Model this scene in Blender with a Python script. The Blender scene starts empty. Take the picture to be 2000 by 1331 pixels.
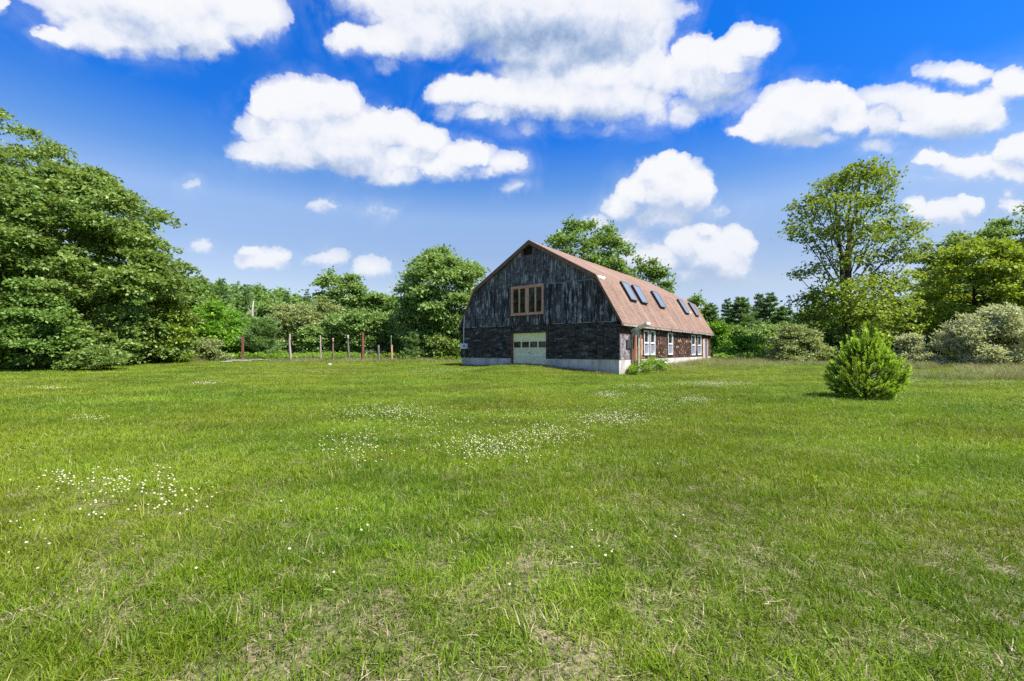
import bpy, bmesh, math, random
import numpy as np
from mathutils import Vector, Matrix

# ------------------------------------------------------------------ camera
scene = bpy.context.scene
FPX, HPX, CAMZ = 843.7, 684.85, 1.5           # focal length and horizon in pixels of a 2000 px wide frame
cam_d = bpy.data.cameras.new('camera')
cam_d.sensor_width = 36.0
cam_d.lens = FPX / 2000 * 36
cam_d.shift_y = (HPX - 665.5) / 2000
cam_d.clip_end = 5000
cam = bpy.data.objects.new('camera', cam_d)
scene.collection.objects.link(cam)
cam.location = (0, 0, CAMZ)
cam.rotation_euler = (math.radians(90), 0, 0)
scene.camera = cam

# ------------------------------------------------------------------ light
SUN_EL, SUN_AZ = math.radians(57), math.radians(119)   # azimuth clockwise from +Y
sd = Vector((math.sin(SUN_AZ) * math.cos(SUN_EL), math.cos(SUN_AZ) * math.cos(SUN_EL), math.sin(SUN_EL)))
sun_d = bpy.data.lights.new('sun', 'SUN')
sun_d.energy = 4.8
sun_d.angle = math.radians(0.55)
sun_d.color = (1.0, 0.955, 0.88)
sun = bpy.data.objects.new('sun', sun_d)
scene.collection.objects.link(sun)
sun.rotation_euler = sd.to_track_quat('Z', 'Y').to_euler()
scene.view_settings.view_transform = 'Standard'
scene.view_settings.look = 'None'
scene.view_settings.exposure = 1.05
scene.view_settings.gamma = 1
scene.cycles.max_bounces = 8
scene.cycles.diffuse_bounces = 4
scene.cycles.transmission_bounces = 6
scene.cycles.transparent_max_bounces = 8
scene.cycles.sample_clamp_indirect = 8
scene.cycles.use_denoising = False

# ------------------------------------------------------------------ node helper
class NT:
    def __init__(s, tree):
        s.t = tree
    def n(s, typ, ins=None, **props):
        nd = s.t.nodes.new(typ)
        for k, v in props.items():
            setattr(nd, k, v)
        if ins:
            for k, v in ins.items():
                sock = nd.inputs[k]
                if isinstance(v, bpy.types.NodeSocket):
                    s.t.links.new(v, sock)
                elif isinstance(v, bpy.types.Node):
                    s.t.links.new(v.outputs[0], sock)
                else:
                    sock.default_value = v
        return nd
    def math(s, op, a, b=0.0, c=0.0, clamp=False):
        return s.n('ShaderNodeMath', {0: a, 1: b, 2: c}, operation=op, use_clamp=clamp).outputs[0]
    def vmath(s, op, a, b=(0, 0, 0), c=None):
        ins = {0: a, 1: b}
        if c is not None:
            ins[2] = c
        nd = s.n('ShaderNodeVectorMath', None, operation=op)
        for k, v in ins.items():
            if isinstance(v, bpy.types.NodeSocket):
                s.t.links.new(v, nd.inputs[k])
            else:
                nd.inputs[k].default_value = v
        return nd.outputs['Value'] if op in ('LENGTH', 'DOT_PRODUCT', 'DISTANCE') else nd.outputs[0]
    def mix(s, f, a, b, blend='MIX'):
        nd = s.n('ShaderNodeMix', None, data_type='RGBA', blend_type=blend)
        for k, v in ((0, f), (6, a), (7, b)):
            if isinstance(v, bpy.types.NodeSocket):
                s.t.links.new(v, nd.inputs[k])
            else:
                nd.inputs[k].default_value = v if k == 0 else (tuple(v) + (1,) if len(v) == 3 else v)
        return nd.outputs[2]
    def noise(s, vec, scale, detail=4, rough=0.55, out=0, dist=0.0, dims='3D'):
        nd = s.n('ShaderNodeTexNoise', {'Scale': scale, 'Detail': detail, 'Roughness': rough, 'Distortion': dist}, noise_dimensions=dims)
        s.t.links.new(vec, nd.inputs['Vector'])
        return nd.outputs[out]
    def ramp(s, v, stops, interp='LINEAR'):
        nd = s.n('ShaderNodeValToRGB')
        cr = nd.color_ramp
        cr.interpolation = interp
        while len(cr.elements) < len(stops):
            cr.elements.new(0.5)
        for e, (p, c) in zip(cr.elements, stops):
            e.position = p
            e.color = (c, c, c, 1) if isinstance(c, (int, float)) else tuple(c) + (1,)
        s.t.links.new(v, nd.inputs[0])
        return nd.outputs[0]
    def maprange(s, v, a, b, c=0.0, d=1.0, smooth=False):
        nd = s.n('ShaderNodeMapRange', {'Value': v, 'From Min': a, 'From Max': b, 'To Min': c, 'To Max': d})
        nd.interpolation_type = 'SMOOTHSTEP' if smooth else 'LINEAR'
        return nd.outputs[0]

# ------------------------------------------------------------------ sky with cumulus, in world directions (azimuth, elevation)
def build_world():
    w = bpy.data.worlds.new('World')
    scene.world = w
    w.use_nodes = True
    t = w.node_tree
    t.nodes.clear()
    N = NT(t)
    sky = N.n('ShaderNodeTexSky', None, sky_type='NISHITA', sun_disc=False, sun_elevation=SUN_EL, sun_rotation=SUN_AZ,
              altitude=100, air_density=1.0, dust_density=0.6, ozone_density=2.5)
    tc = N.n('ShaderNodeTexCoord').outputs['Generated']
    d = N.vmath('NORMALIZE', tc)
    sep = N.n('ShaderNodeSeparateXYZ', {0: d})
    el = N.math('ARCSINE', sep.outputs[2])
    az = N.math('ARCTAN2', sep.outputs[0], sep.outputs[1])
    elp = N.math('MAXIMUM', el, 0.0)
    # deeper, more saturated blue overhead, pale blue at the horizon
    tint = N.ramp(N.math('MULTIPLY', elp, 1.25), SKY_TINT)
    base = N.mix(1.0, sky.outputs[0], tint, 'MULTIPLY')
    # warp the coordinates with turbulence so that the cloud outlines billow
    nz1 = N.noise(d, 9.0, 5, 0.62, out=1)
    nz2 = N.noise(d, 40.0, 3, 0.6, out=1)
    o1 = N.vmath('MULTIPLY', N.vmath('SUBTRACT', nz1, (0.5, 0.5, 0.5)), (0.050, 0.040, 0))
    o2 = N.vmath('MULTIPLY', N.vmath('SUBTRACT', nz2, (0.5, 0.5, 0.5)), (0.028, 0.020, 0))
    wrp = N.vmath('ADD', o1, o2)
    ws = N.n('ShaderNodeSeparateXYZ', {0: wrp})
    wx = N.math('ADD', az, ws.outputs[0])
    wy = N.math('ADD', el, ws.outputs[1])
    X = N.n('ShaderNodeCombineXYZ', {0: wx, 1: wx, 2: wx}).outputs[0]
    Y = N.n('ShaderNodeCombineXYZ', {0: wy, 1: wy, 2: wy}).outputs[0]
    blobs = []
    for (px, py, rx, ry, amp) in CLOUDS:
        dx, dz = (px - 1000) / FPX, (HPX - py) / FPX
        q = 1 + dx * dx
        blobs.append((math.atan(dx), math.atan(dz / math.sqrt(q)), rx * 1.40 / FPX / q, ry * 1.40 / FPX / math.sqrt(q) / (1 + dz * dz / q), amp, -dz * dx / math.sqrt(q) / (1 + dz * dz / q)))
    while len(blobs) % 3:
        blobs.append((3.0, -1.5, 0.01, 0.01, 0.1, 0.0))
    accA = accB = None
    OFF = 0.030
    for i in range(0, len(blobs), 3):
        b = blobs[i:i + 3]
        ir = [1 / q[2] for q in b]; iy = [1 / q[3] for q in b]
        qx = N.vmath('MULTIPLY_ADD', X, tuple(ir), tuple(-q[0] * r for q, r in zip(b, ir)))
        qy = N.vmath('MULTIPLY_ADD', Y, tuple(iy), tuple((-q[1] + q[5] * q[0]) * r for q, r in zip(b, iy)))
        qy = N.vmath('MULTIPLY_ADD', X, tuple(-q[5] * r for q, r in zip(b, iy)), qy)   # keeps the flat bases level
        x2 = N.vmath('MULTIPLY', qx, qx)
        s1 = N.vmath('MULTIPLY_ADD', qy, qy, x2)
        amps = tuple(q[4] for q in b)
        v1 = N.vmath('MULTIPLY_ADD', s1, tuple(-a for a in amps), amps)
        qo = N.vmath('ADD', qy, tuple(min(OFF * r, 0.75) for r in iy))
        s2 = N.vmath('MULTIPLY_ADD', qo, qo, x2)
        v2 = N.vmath('MULTIPLY_ADD', s2, tuple(-a for a in amps), amps)
        accA = v1 if accA is None else N.vmath('MAXIMUM', accA, v1)
        accB = v2 if accB is None else N.vmath('MAXIMUM', accB, v2)
    def vmax(v):
        s = N.n('ShaderNodeSeparateXYZ', {0: v})
        return N.math('MAXIMUM', N.math('MAXIMUM', s.outputs[0], s.outputs[1]), s.outputs[2])
    A, B = vmax(accA), vmax(accB)
    # other cumulus all round the sky outside the photographed part
    flat = N.vmath('MULTIPLY', d, (1, 1, 2.2))
    nb = N.noise(flat, 3.0, 6, 0.55)
    outside = N.maprange(N.math('ABSOLUTE', az), 0.98, 1.15)
    outside2 = N.math('MAXIMUM', outside, N.maprange(el, 0.78, 0.95))
    gen = N.math('MULTIPLY', N.maprange(nb, 0.52, 0.62), outside2)
    fb = N.noise(d, 22.0, 6, 0.65)
    vor = N.n('ShaderNodeTexVoronoi', {'Scale': 17.0, 'Detail': 2.5, 'Roughness': 0.55, 'Vector': N.vmath('ADD', N.vmath('MULTIPLY', d, (1, 1, 1.25)), N.vmath('MULTIPLY', nz2, (.05, .05, .05)))}, feature='F1', normalize=True).outputs['Distance']
    puff = N.math('SUBTRACT', 0.33, vor)
    A2 = N.math('MULTIPLY_ADD', N.math('SUBTRACT', fb, 0.5), 0.80, N.math('MULTIPLY_ADD', puff, 1.1, A))
    shade = N.math('SUBTRACT', B, A)                     # positive towards a cloud's base
    sh = N.maprange(N.math('MULTIPLY_ADD', N.math('SUBTRACT', fb, 0.5), 1.3, shade), -0.40, 0.50, smooth=True)
    sh = N.math('MULTIPLY_ADD', puff, -0.9, sh)
    soft = N.maprange(shade, -0.25, 0.35, 0.26, 0.95)
    alpha = N.math('MAXIMUM', N.n('ShaderNodeMapRange', {'Value': A2, 'From Min': 0.0, 'From Max': soft}, interpolation_type='SMOOTHSTEP').outputs[0], gen)
    veil = N.math('MULTIPLY', N.maprange(A, -1.3, 0.1, 0.0, 0.42, smooth=True), N.maprange(N.noise(d, 7.0, 5, .62, dist=.8), .42, .66))
    alpha = N.math('MAXIMUM', alpha, N.math('MULTIPLY', veil, 1.0))
    # low clouds lie farther off and are veiled by more air
    alpha = N.math('MULTIPLY', alpha, N.math('MULTIPLY', N.maprange(el, 0.10, 0.34, 0.82, 1.0), N.math('MAXIMUM', N.maprange(A, -0.15, 0.50, 0.30, 1.0), gen)))
    # thick grey undersides
    for (px, py, rx, ry, k) in GREY:
        dx, dz = (px - 1000) / FPX, (HPX - py) / FPX
        q = 1 + dx * dx
        gx = N.math('MULTIPLY', N.math('SUBTRACT', wx, math.atan(dx)), FPX * q / rx)
        gy = N.math('MULTIPLY', N.math('SUBTRACT', wy, math.atan(dz / math.sqrt(q))), FPX * math.sqrt(q) * (1 + dz * dz / q) / ry)
        g = N.math('MULTIPLY', N.math('SUBTRACT', 1.0, N.math('ADD', N.math('MULTIPLY', gx, gx), N.math('MULTIPLY', gy, gy)), clamp=True), k)
        sh = N.math('ADD', sh, g)
    ccol = N.ramp(N.math('MULTIPLY', sh, 0.6), CLOUD_RAMP)
    thick = N.maprange(A2, 0.0, 0.9)
    col = N.mix(N.math('MULTIPLY', alpha, 0.97), base, ccol)
    bg = N.n('ShaderNodeBackground', {'Color': col, 'Strength': SKY_STRENGTH})
    N.n('ShaderNodeOutputWorld', {0: bg})
    w.cycles.sampling_method = 'MANUAL'
    w.cycles.sample_map_resolution = 512

SKY_STRENGTH = 0.0812
SKY_TINT = [(0.0, (.74, .84, 1.25)), (0.10, (.86, .82, .95)), (0.17, (1.02, .88, .86)), (0.27, (.96, .90, .94)), (0.365, (1.10, 1.08, 1.13)), (0.445, (.56, .86, 1.19)), (0.56, (.10, .62, 1.38)), (0.74, (.050, .62, 1.50)), (1.0, (.05, .58, 1.45))]
CLOUD_RAMP = [(0.0, (5.75, 5.80, 5.90)), (0.28, (5.2, 5.35, 5.75)), (0.55, (3.9, 4.35, 5.25)), (0.8, (2.7, 3.35, 4.5)), (1.0, (1.9, 2.6, 3.9))]
CLOUDS = [
 # upper left bank
 (290, 10, 160, 75, 1), (215, 60, 80, 42, 1), (330, 65, 130, 45, 1), (400, 90, 50, 32, .8), (480, 30, 65, 50, .9), (520, 40, 40, 45, .55), (110, 70, 42, 20, .75), (150, 55, 50, 30, .6), (330, 100, 60, 14, .35),
 # the great bank above the barn
 (960, 20, 250, 85, 1), (1170, 50, 120, 105, 1), (760, 80, 70, 35, .9), (690, 75, 45, 28, .8), (750, 125, 28, 22, .5), (850, 60, 110, 55, 1), (1080, 100, 150, 45, 1), (820, 105, 60, 18, .5),
 (1080, 190, 170, 40, 1), (1150, 145, 110, 45, 1), (1060, 140, 90, 32, .9), (900, 185, 55, 30, .9), (1190, 195, 100, 42, 1), (960, 222, 70, 18, .8), (1030, 245, 40, 20, .4), (1100, 240, 50, 18, .35), (1210, 248, 45, 18, .35), (1260, 130, 45, 60, .85), (1275, 200, 45, 60, .6), (880, 220, 30, 15, .5),
 (1395, 110, 75, 38, 1), (1460, 85, 42, 30, .95), (1345, 110, 30, 45, .8), (1300, 150, 45, 50, .7), (1380, 155, 74, 48, .85), (1400, 195, 70, 36, .55), (1340, 215, 55, 36, .5), (1310, 20, 45, 25, .3),
 # middle left cumulus
 (600, 215, 88, 50, 1), (600, 262, 105, 45, 1), (690, 262, 90, 48, 1), (790, 305, 70, 32, .9), (730, 320, 80, 26, .8), (615, 185, 35, 25, 1), (660, 200, 42, 36, 1), (530, 210, 38, 32, 1), (510, 255, 30, 35, .7), (735, 255, 68, 38, 1), (560, 300, 88, 32, 1), (670, 290, 120, 35, 1), (768, 250, 46, 32, 1), (822, 275, 46, 30, 1),
 (905, 305, 48, 26, 1), (860, 325, 60, 24, .9), (985, 322, 40, 20, .55), (775, 340, 58, 20, .9), (900, 335, 80, 14, .6),
 # right
 (1575, 215, 92, 42, 1), (1530, 240, 80, 34, 1), (1620, 200, 50, 30, 1), (1650, 225, 45, 40, .9), (1480, 255, 55, 16, .9), (1570, 268, 75, 16, .7),
 (1850, 225, 90, 42, 1), (1800, 250, 60, 22, .8), (1920, 225, 55, 38, .8), (1735, 190, 62, 24, .55), (1890, 145, 58, 24, .62), (1830, 140, 36, 22, .42), (1985, 165, 40, 32, .8), (1715, 235, 55, 42, .55), (1710, 285, 42, 16, .45), (1785, 200, 64, 34, .6), (1950, 195, 40, 30, .6),
 (1890, 325, 90, 22, .8), (1990, 295, 40, 28, .9), (1825, 312, 36, 20, .9), (1845, 350, 45, 12, .4), (1975, 330, 55, 22, .8),
 # towering cumulus behind the barn
 (1300, 365, 68, 45, 1), (1315, 325, 30, 24, 1), (1270, 340, 28, 22, 1), (1240, 375, 30, 28, 1), (1350, 375, 36, 40, 1), (1222, 405, 34, 28, .8), (1295, 415, 85, 34, .6),
 (1395, 495, 58, 42, 1), (1348, 475, 38, 32, 1), (1432, 478, 34, 32, 1), (1370, 450, 24, 14, .9), (1415, 510, 42, 40, 1), (1280, 505, 85, 36, .5), (1175, 437, 45, 16, .32), (1225, 465, 75, 32, .38), (1380, 535, 75, 22, .5),
 (1845, 412, 42, 20, .9), (1790, 405, 20, 18, .9), (1893, 400, 26, 20, .9), (1840, 430, 60, 12, .6), (1985, 398, 28, 20, .5), (1975, 375, 14, 14, .4),
 # small low ones
 (515, 508, 44, 20, .75), (490, 492, 20, 12, .7), (548, 500, 20, 14, .6), (392, 485, 24, 14, .36), (645, 508, 38, 16, .38), (725, 528, 28, 20, .5), (617, 402, 34, 12, .26), (750, 415, 26, 12, .2), (378, 368, 12, 10, .2), (1000, 365, 26, 12, .24),
 (8, 10, 25, 14, .8), (725, 12, 26, 9, .4)]
GREY = [(1070, 92, 240, 65, .85), (960, 40, 240, 80, .35), (1150, 60, 120, 90, .2), (600, 318, 160, 22, .3), (1560, 275, 140, 22, .3), (1880, 262, 130, 22, .3), (1370, 545, 120, 40, .4), (700, 320, 120, 20, .25), (330, 75, 230, 40, .5), (1400, 190, 110, 50, .4), (1270, 440, 120, 45, .4), (1100, 230, 220, 30, .4), (1740, 230, 80, 80, .3)]
build_world()

# ------------------------------------------------------------------ ground height
def sstep(t):
    t = np.clip(t, 0, 1)
    return t * t * (3 - 2 * t)
def ground(x, y):
    x = np.asarray(x, float); y = np.asarray(y, float)
    g = np.interp(y, [-600, 0, 14, 20, 25.4, 29, 33, 38, 43, 50, 60, 90, 200, 600], [0, 0, .02, .05, .11, .22, .33, .42, .52, .68, .85, 1.0, 1.2, 1.2])
    g = g + 0.27 * np.exp(-(((x - 1.0) / 3.2) ** 2 + ((y - 28.6) / 2.6) ** 2))          # ramp in front of the garage door
    g = g - 0.10 * np.exp(-(((x - 7.0) / 2.0) ** 2 + ((y - 24.6) / 2.0) ** 2))
    g = g + 0.035 * np.sin(x * 0.31 + 1.3) * np.sin(y * 0.27 + 0.4) + 0.018 * np.sin(x * 0.9 + y * 0.35) * np.sin(y * 0.8 - 0.6)
    return g
def gz(x, y):
    return float(ground(x, y))
def at(px, Y, py=None):
    """point at depth Y seen in column px of the 2000 px frame; on the ground unless py is given"""
    X = (px - 1000) / FPX * Y
    return Vector((X, Y, gz(X, Y) if py is None else CAMZ + (HPX - py) / FPX * Y))

# ------------------------------------------------------------------ mesh helpers
COL = scene.collection
def link(o, parent=None):
    COL.objects.link(o)
    if parent is not None:
        o.parent = parent
    return o
def mesh_np(name, verts, faces_flat, nper, mat, attrs=None, smooth=False):
    me = bpy.data.meshes.new(name)
    nf = len(faces_flat) // nper
    me.vertices.add(len(verts))
    me.vertices.foreach_set('co', np.asarray(verts, np.float32).ravel())
    me.loops.add(len(faces_flat))
    me.loops.foreach_set('vertex_index', np.asarray(faces_flat, np.int32))
    me.polygons.add(nf)
    me.polygons.foreach_set('loop_start', np.arange(0, nf * nper, nper, dtype=np.int32))
    me.polygons.foreach_set('loop_total', np.full(nf, nper, np.int32))
    if smooth:
        me.polygons.foreach_set('use_smooth', np.ones(nf, bool))
    if attrs:
        for k, (dom, v) in attrs.items():
            a = me.attributes.new(k, 'FLOAT', dom)
            a.data.foreach_set('value', np.asarray(v, np.float32))
    me.materials.append(mat)
    me.update(calc_edges=True)
    return me
class MB:
    """collects boxes, prisms and tubes into one mesh"""
    def __init__(s):
        s.v = []; s.f = []; s.uv = []
    def poly(s, pts, uv=None):
        i = len(s.v)
        s.v += [tuple(p) for p in pts]
        s.f.append(list(range(i, i + len(pts))))
        s.uv.append(uv)
    def hull(s, bottom, top):
        i = len(s.v); n = len(bottom)
        s.v += [tuple(p) for p in bottom] + [tuple(p) for p in top]
        s.f.append([i + k for k in range(n)][::-1])
        s.f.append([i + n + k for k in range(n)])
        for k in range(n):
            k2 = (k + 1) % n
            s.f.append([i + k, i + k2, i + n + k2, i + n + k])
        s.uv += [None] * (n + 2)
    def box(s, x0, x1, y0, y1, z0, z1):
        s.hull([(x0, y0, z0), (x1, y0, z0), (x1, y1, z0), (x0, y1, z0)], [(x0, y0, z1), (x1, y0, z1), (x1, y1, z1), (x0, y1, z1)])
    def obox(s, M, sx, sy, sz):
        c = [M @ Vector((a * sx / 2, b * sy / 2, 0)) for a, b in ((-1, -1), (1, -1), (1, 1), (-1, 1))]
        d = [M @ Vector((a * sx / 2, b * sy / 2, sz)) for a, b in ((-1, -1), (1, -1), (1, 1), (-1, 1))]
        s.hull(c, d)
    def prism_y(s, prof, y0, y1):
        """polygon in the xz plane extruded along y"""
        s.hull([(x, y0, z) for x, z in prof], [(x, y1, z) for x, z in prof])
    def tube(s, pts, rad, n=8, cap=True):
        pts = [Vector(p) for p in pts]
        if isinstance(rad, (int, float)):
            rad = [rad] * len(pts)
        rings = []
        ref = Vector((0.31, 0.17, 0.93))
        for i, p in enumerate(pts):
            d = (pts[min(i + 1, len(pts) - 1)] - pts[max(i - 1, 0)]).normalized()
            a = d.cross(ref)
            if a.length < 1e-3:
                a = d.cross(Vector((1, 0, 0)))
            a.normalize(); b = d.cross(a)
            k = len(s.v)
            for j in range(n):
                t = 2 * math.pi * j / n
                s.v.append(tuple(p + (a * math.cos(t) + b * math.sin(t)) * rad[i]))
            rings.append(k)
        for r0, r1 in zip(rings, rings[1:]):
            for j in range(n):
                j2 = (j + 1) % n
                s.f.append([r0 + j, r0 + j2, r1 + j2, r1 + j]); s.uv.append(None)
        if cap:
            s.f.append([rings[0] + j for j in range(n)][::-1]); s.uv.append(None)
            s.f.append([rings[-1] + j for j in range(n)]); s.uv.append(None)
    def build(s, name, mat, parent=None, smooth=False, bevel=0.0):
        me = bpy.data.meshes.new(name)
        me.from_pydata(s.v, [], s.f)
        if any(u is not None for u in s.uv):
            ul = me.uv_layers.new(name='UVMap')
            for p, u in zip(me.polygons, s.uv):
                if u is not None:
                    for li, q in zip(p.loop_indices, u):
                        ul.data[li].uv = q
        me.materials.append(mat)
        bm = bmesh.new(); bm.from_mesh(me)
        if not any(u is not None for u in s.uv):
            bmesh.ops.recalc_face_normals(bm, faces=bm.faces)
        bm.to_mesh(me); bm.free()
        if smooth:
            for p in me.polygons:
                p.use_smooth = True
        o = bpy.data.objects.new(name, me)
        if bevel:
            m = o.modifiers.new('bevel', 'BEVEL'); m.width = bevel; m.segments = 2; m.limit_method = 'ANGLE'
        return link(o, parent)
def tag(o, label, cat, group=None, kind=None):
    if label: o['label'] = label
    if cat: o['category'] = cat
    if group: o['group'] = group
    if kind: o['kind'] = kind
    return o
def empty(name, loc, rz=0, label=None, cat=None, group=None):
    o = bpy.data.objects.new(name, None)
    o.empty_display_size = 0.2
    o.location = loc; o.rotation_euler = (0, 0, rz)
    COL.objects.link(o)
    return tag(o, label, cat, group)

# ------------------------------------------------------------------ materials
def new_mat(name):
    m = bpy.data.materials.new(name)
    m.use_nodes = True
    m.node_tree.nodes.clear()
    return m, NT(m.node_tree)
def out(N, sh):
    N.n('ShaderNodeOutputMaterial', {0: sh})
def principled(N, col, rough=0.8, normal=None, spec=0.3, metal=0.0):
    b = N.n('ShaderNodeBsdfPrincipled')
    for k, v in (('Base Color', col), ('Roughness', rough), ('Specular IOR Level', spec), ('Metallic', metal)):
        if isinstance(v, bpy.types.NodeSocket):
            N.t.links.new(v, b.inputs[k])
        else:
            b.inputs[k].default_value = tuple(v) + (1,) if isinstance(v, (tuple, list)) else v
    if normal is not None:
        N.t.links.new(normal, b.inputs['Normal'])
    return b.outputs[0]
def bump(N, h, strength=0.5, dist=0.02):
    return N.n('ShaderNodeBump', {'Height': h, 'Strength': strength, 'Distance': dist}).outputs[0]

def leaf_mat(name, dark, mid, light, trans=0.4, rough=0.5, spec=0.22):
    """leaves: per-leaf 'tint' picks its tone from dark to light"""
    m, N = new_mat(name)
    a = N.n('ShaderNodeAttribute', None, attribute_name='tint').outputs['Fac']
    col = N.ramp(a, [(0.0, dark), (0.5, mid), (1.0, light)])
    p = principled(N, col, rough, None, spec)
    tcol = N.mix(0.65, col, (light[0] * 1.3, light[1] * 1.35, light[2] * 0.5))
    tr = N.n('ShaderNodeBsdfTranslucent', {'Color': tcol})
    out(N, N.n('ShaderNodeMixShader', {0: trans, 1: p, 2: tr.outputs[0]}).outputs[0])
    return m
M = {}
M['leaf_oak'] = leaf_mat('leaf_oak', (0.055, 0.108, 0.022), (0.16, 0.248, 0.05), (0.363, 0.44, 0.132), .30, .5, .28)
M['leaf_bright'] = leaf_mat('leaf_bright', (0.066, 0.165, 0.015), (0.149, 0.308, 0.024), (0.264, 0.44, 0.044), .30)
M['leaf_maple'] = leaf_mat('leaf_maple', (.055, .105, .014), (.185, .270, .030), (.370, .440, .065), .30)
M['leaf_yellow'] = leaf_mat('leaf_yellow', (0.116, 0.179, 0.017), (0.242, 0.326, 0.029), (0.389, 0.462, 0.058), .30)
M['leaf_poplar'] = leaf_mat('leaf_poplar', (0.09, 0.168, 0.045), (0.207, 0.314, 0.087), (0.37, 0.482, 0.157), .30)
M['leaf_olive'] = leaf_mat('leaf_olive', (.105, .150, .050), (.250, .300, .110), (.450, .480, .230), .30)
M['leaf_grey'] = leaf_mat('leaf_grey', (0.158, 0.2, 0.11), (0.389, 0.42, 0.252), (0.672, 0.662, 0.473), 0.3)
M['leaf_wood'] = leaf_mat('leaf_wood', (0.06, 0.124, 0.028), (0.144, 0.241, 0.048), (0.282, 0.391, 0.086), .30)
M['needle_far'] = leaf_mat('needle_far', (.050, .105, .036), (.110, .190, .062), (.190, .290, .090), .28)
M['needle_blue'] = leaf_mat('needle_blue', (.080, .150, .060), (.165, .270, .100), (.290, .410, .140), .28)
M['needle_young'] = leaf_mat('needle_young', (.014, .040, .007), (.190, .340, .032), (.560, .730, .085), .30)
M['weed'] = leaf_mat('weed', (.110, .200, .020), (.200, .330, .034), (.320, .460, .060), .42)
M['fern'] = leaf_mat('fern', (.085, .170, .020), (.170, .290, .034), (.300, .430, .060), .42)

def bark_mat(name, c0, c1):
    m, N = new_mat(name)
    p = N.n('ShaderNodeTexCoord').outputs['Object']
    s = N.vmath('MULTIPLY', p, (6, 6, 1.2))
    n = N.noise(s, 2.5, 6, .65)
    out(N, principled(N, N.mix(N.maprange(n, .3, .7), c0, c1), .9, bump(N, n, .8, .04)))
    return m
M['bark'] = bark_mat('bark', (.020, .016, .013), (.062, .052, .043))
M['bark_pale'] = bark_mat('bark_pale', (.22, .20, .17), (.55, .52, .46))

def grass_field(N, pos):
    """large and small patches shared by soil and blades; returns (dry, dark, fine)"""
    flat = N.vmath('MULTIPLY', pos, (1, 1, 0))
    big = N.noise(flat, 0.11, 3, .55)
    mid = N.noise(N.vmath('MULTIPLY', flat, (0.7, 1.2, 0)), 0.55, 4, .6)
    fine = N.noise(flat, 2.6, 4, .65)
    global PATCH
    PATCH = N.maprange(N.noise(N.vmath('MULTIPLY', flat, (.55, 1.15, 0)), .42, 4, .6, dist=.4), .36, .62, .76, 1.18)
    return big, mid, fine

m, N = new_mat('ground')
pos = N.n('ShaderNodeNewGeometry').outputs['Position']
big, mid, fine = grass_field(N, pos)
vf = N.noise(pos, 28.0, 5, .7)
sy = N.n('ShaderNodeSeparateXYZ', {0: pos}).outputs[1]
green = N.mix(N.maprange(mid, .35, .68), (.055, .100, .008), (.130, .180, .012))
green = N.mix(N.maprange(big, .38, .62), green, (.140, .165, .024))
green = N.mix(N.maprange(vf, .38, .62), N.mix(.75, green, (.015, .026, .005)), green)
soil = N.mix(N.maprange(vf, .36, .62), (.040, .036, .018), (.360, .295, .175))
far = N.maprange(N.math('ADD', sy, N.math('MULTIPLY', mid, 4.0)), 4.5, 9.5)
bare = N.maprange(N.math('ADD', fine, N.math('MULTIPLY', mid, .6)), .70, .95)
near = N.math('SUBTRACT', 1.0, far)
soilmix = N.math('MULTIPLY', near, N.math('MULTIPLY_ADD', bare, .80, .10), clamp=True)
green = N.mix(1.0, green, N.n('ShaderNodeCombineXYZ', {0: PATCH, 1: PATCH, 2: PATCH}).outputs[0], 'MULTIPLY')
col = N.mix(soilmix, green, soil)
out(N, principled(N, col, .95, bump(N, vf, .6, .05), .1))
M['ground'] = m

def blade_mat(name, c_dark, c_mid, c_light, straw, straw_amt, trans=.35):
    m, N = new_mat(name)
    pos = N.n('ShaderNodeNewGeometry').outputs['Position']
    big, mid, fine = grass_field(N, pos)
    a = N.n('ShaderNodeAttribute', None, attribute_name='tint').outputs['Fac']
    h = N.n('ShaderNodeAttribute', None, attribute_name='along').outputs['Fac']
    r = N.n('ShaderNodeObjectInfo').outputs['Random']
    t = N.math('ADD', N.math('MULTIPLY', a, .45), N.math('ADD', N.math('MULTIPLY', N.maprange(mid, .36, .64), .45), N.math('MULTIPLY', r, .12)))
    col = N.ramp(t, [(0.0, c_dark), (0.5, c_mid), (1.0, c_light)])
    warm = N.maprange(big, .40, .62)
    col = N.mix(N.math('MULTIPLY', warm, .40), col, (c_light[0] * 1.0, c_light[1] * .80, c_light[2] * 1.1))
    # a share of the blades is dead straw, and every blade pales at its root
    dead = N.math('GREATER_THAN', N.math('ADD', a, N.math('MULTIPLY', N.math('SUBTRACT', fine, .5), .35)), 1.0 - straw_amt)
    col = N.mix(dead, col, straw)
    col = N.mix(N.maprange(h, 0.0, .30, .30, 0.0), col, (straw[0] * .7, straw[1] * .75, straw[2] * .7))
    col = N.mix(1.0, col, N.n('ShaderNodeCombineXYZ', {0: N.math('POWER', PATCH, .75), 1: PATCH, 2: PATCH}).outputs[0], 'MULTIPLY')
    p = principled(N, col, .48, None, .24)
    tr = N.n('ShaderNodeBsdfTranslucent', {'Color': N.mix(.5, col, (c_light[0], c_light[1] * 1.15, c_light[2] * .6))})
    out(N, N.n('ShaderNodeMixShader', {0: trans, 1: p, 2: tr.outputs[0]}).outputs[0])
    return m
M['blade'] = blade_mat('blade', (.045, .115, .007), (.150, .250, .010), (.320, .400, .024), (.46, .40, .18), .06)
M['thatch'] = blade_mat('thatch', (.14, .11, .06), (.28, .23, .12), (.44, .37, .22), (.42, .35, .21), .5, .15)
M['blade_tall'] = blade_mat('blade_tall', (.110, .170, .030), (.210, .265, .060), (.330, .350, .110), (.42, .33, .20), .34)

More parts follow.
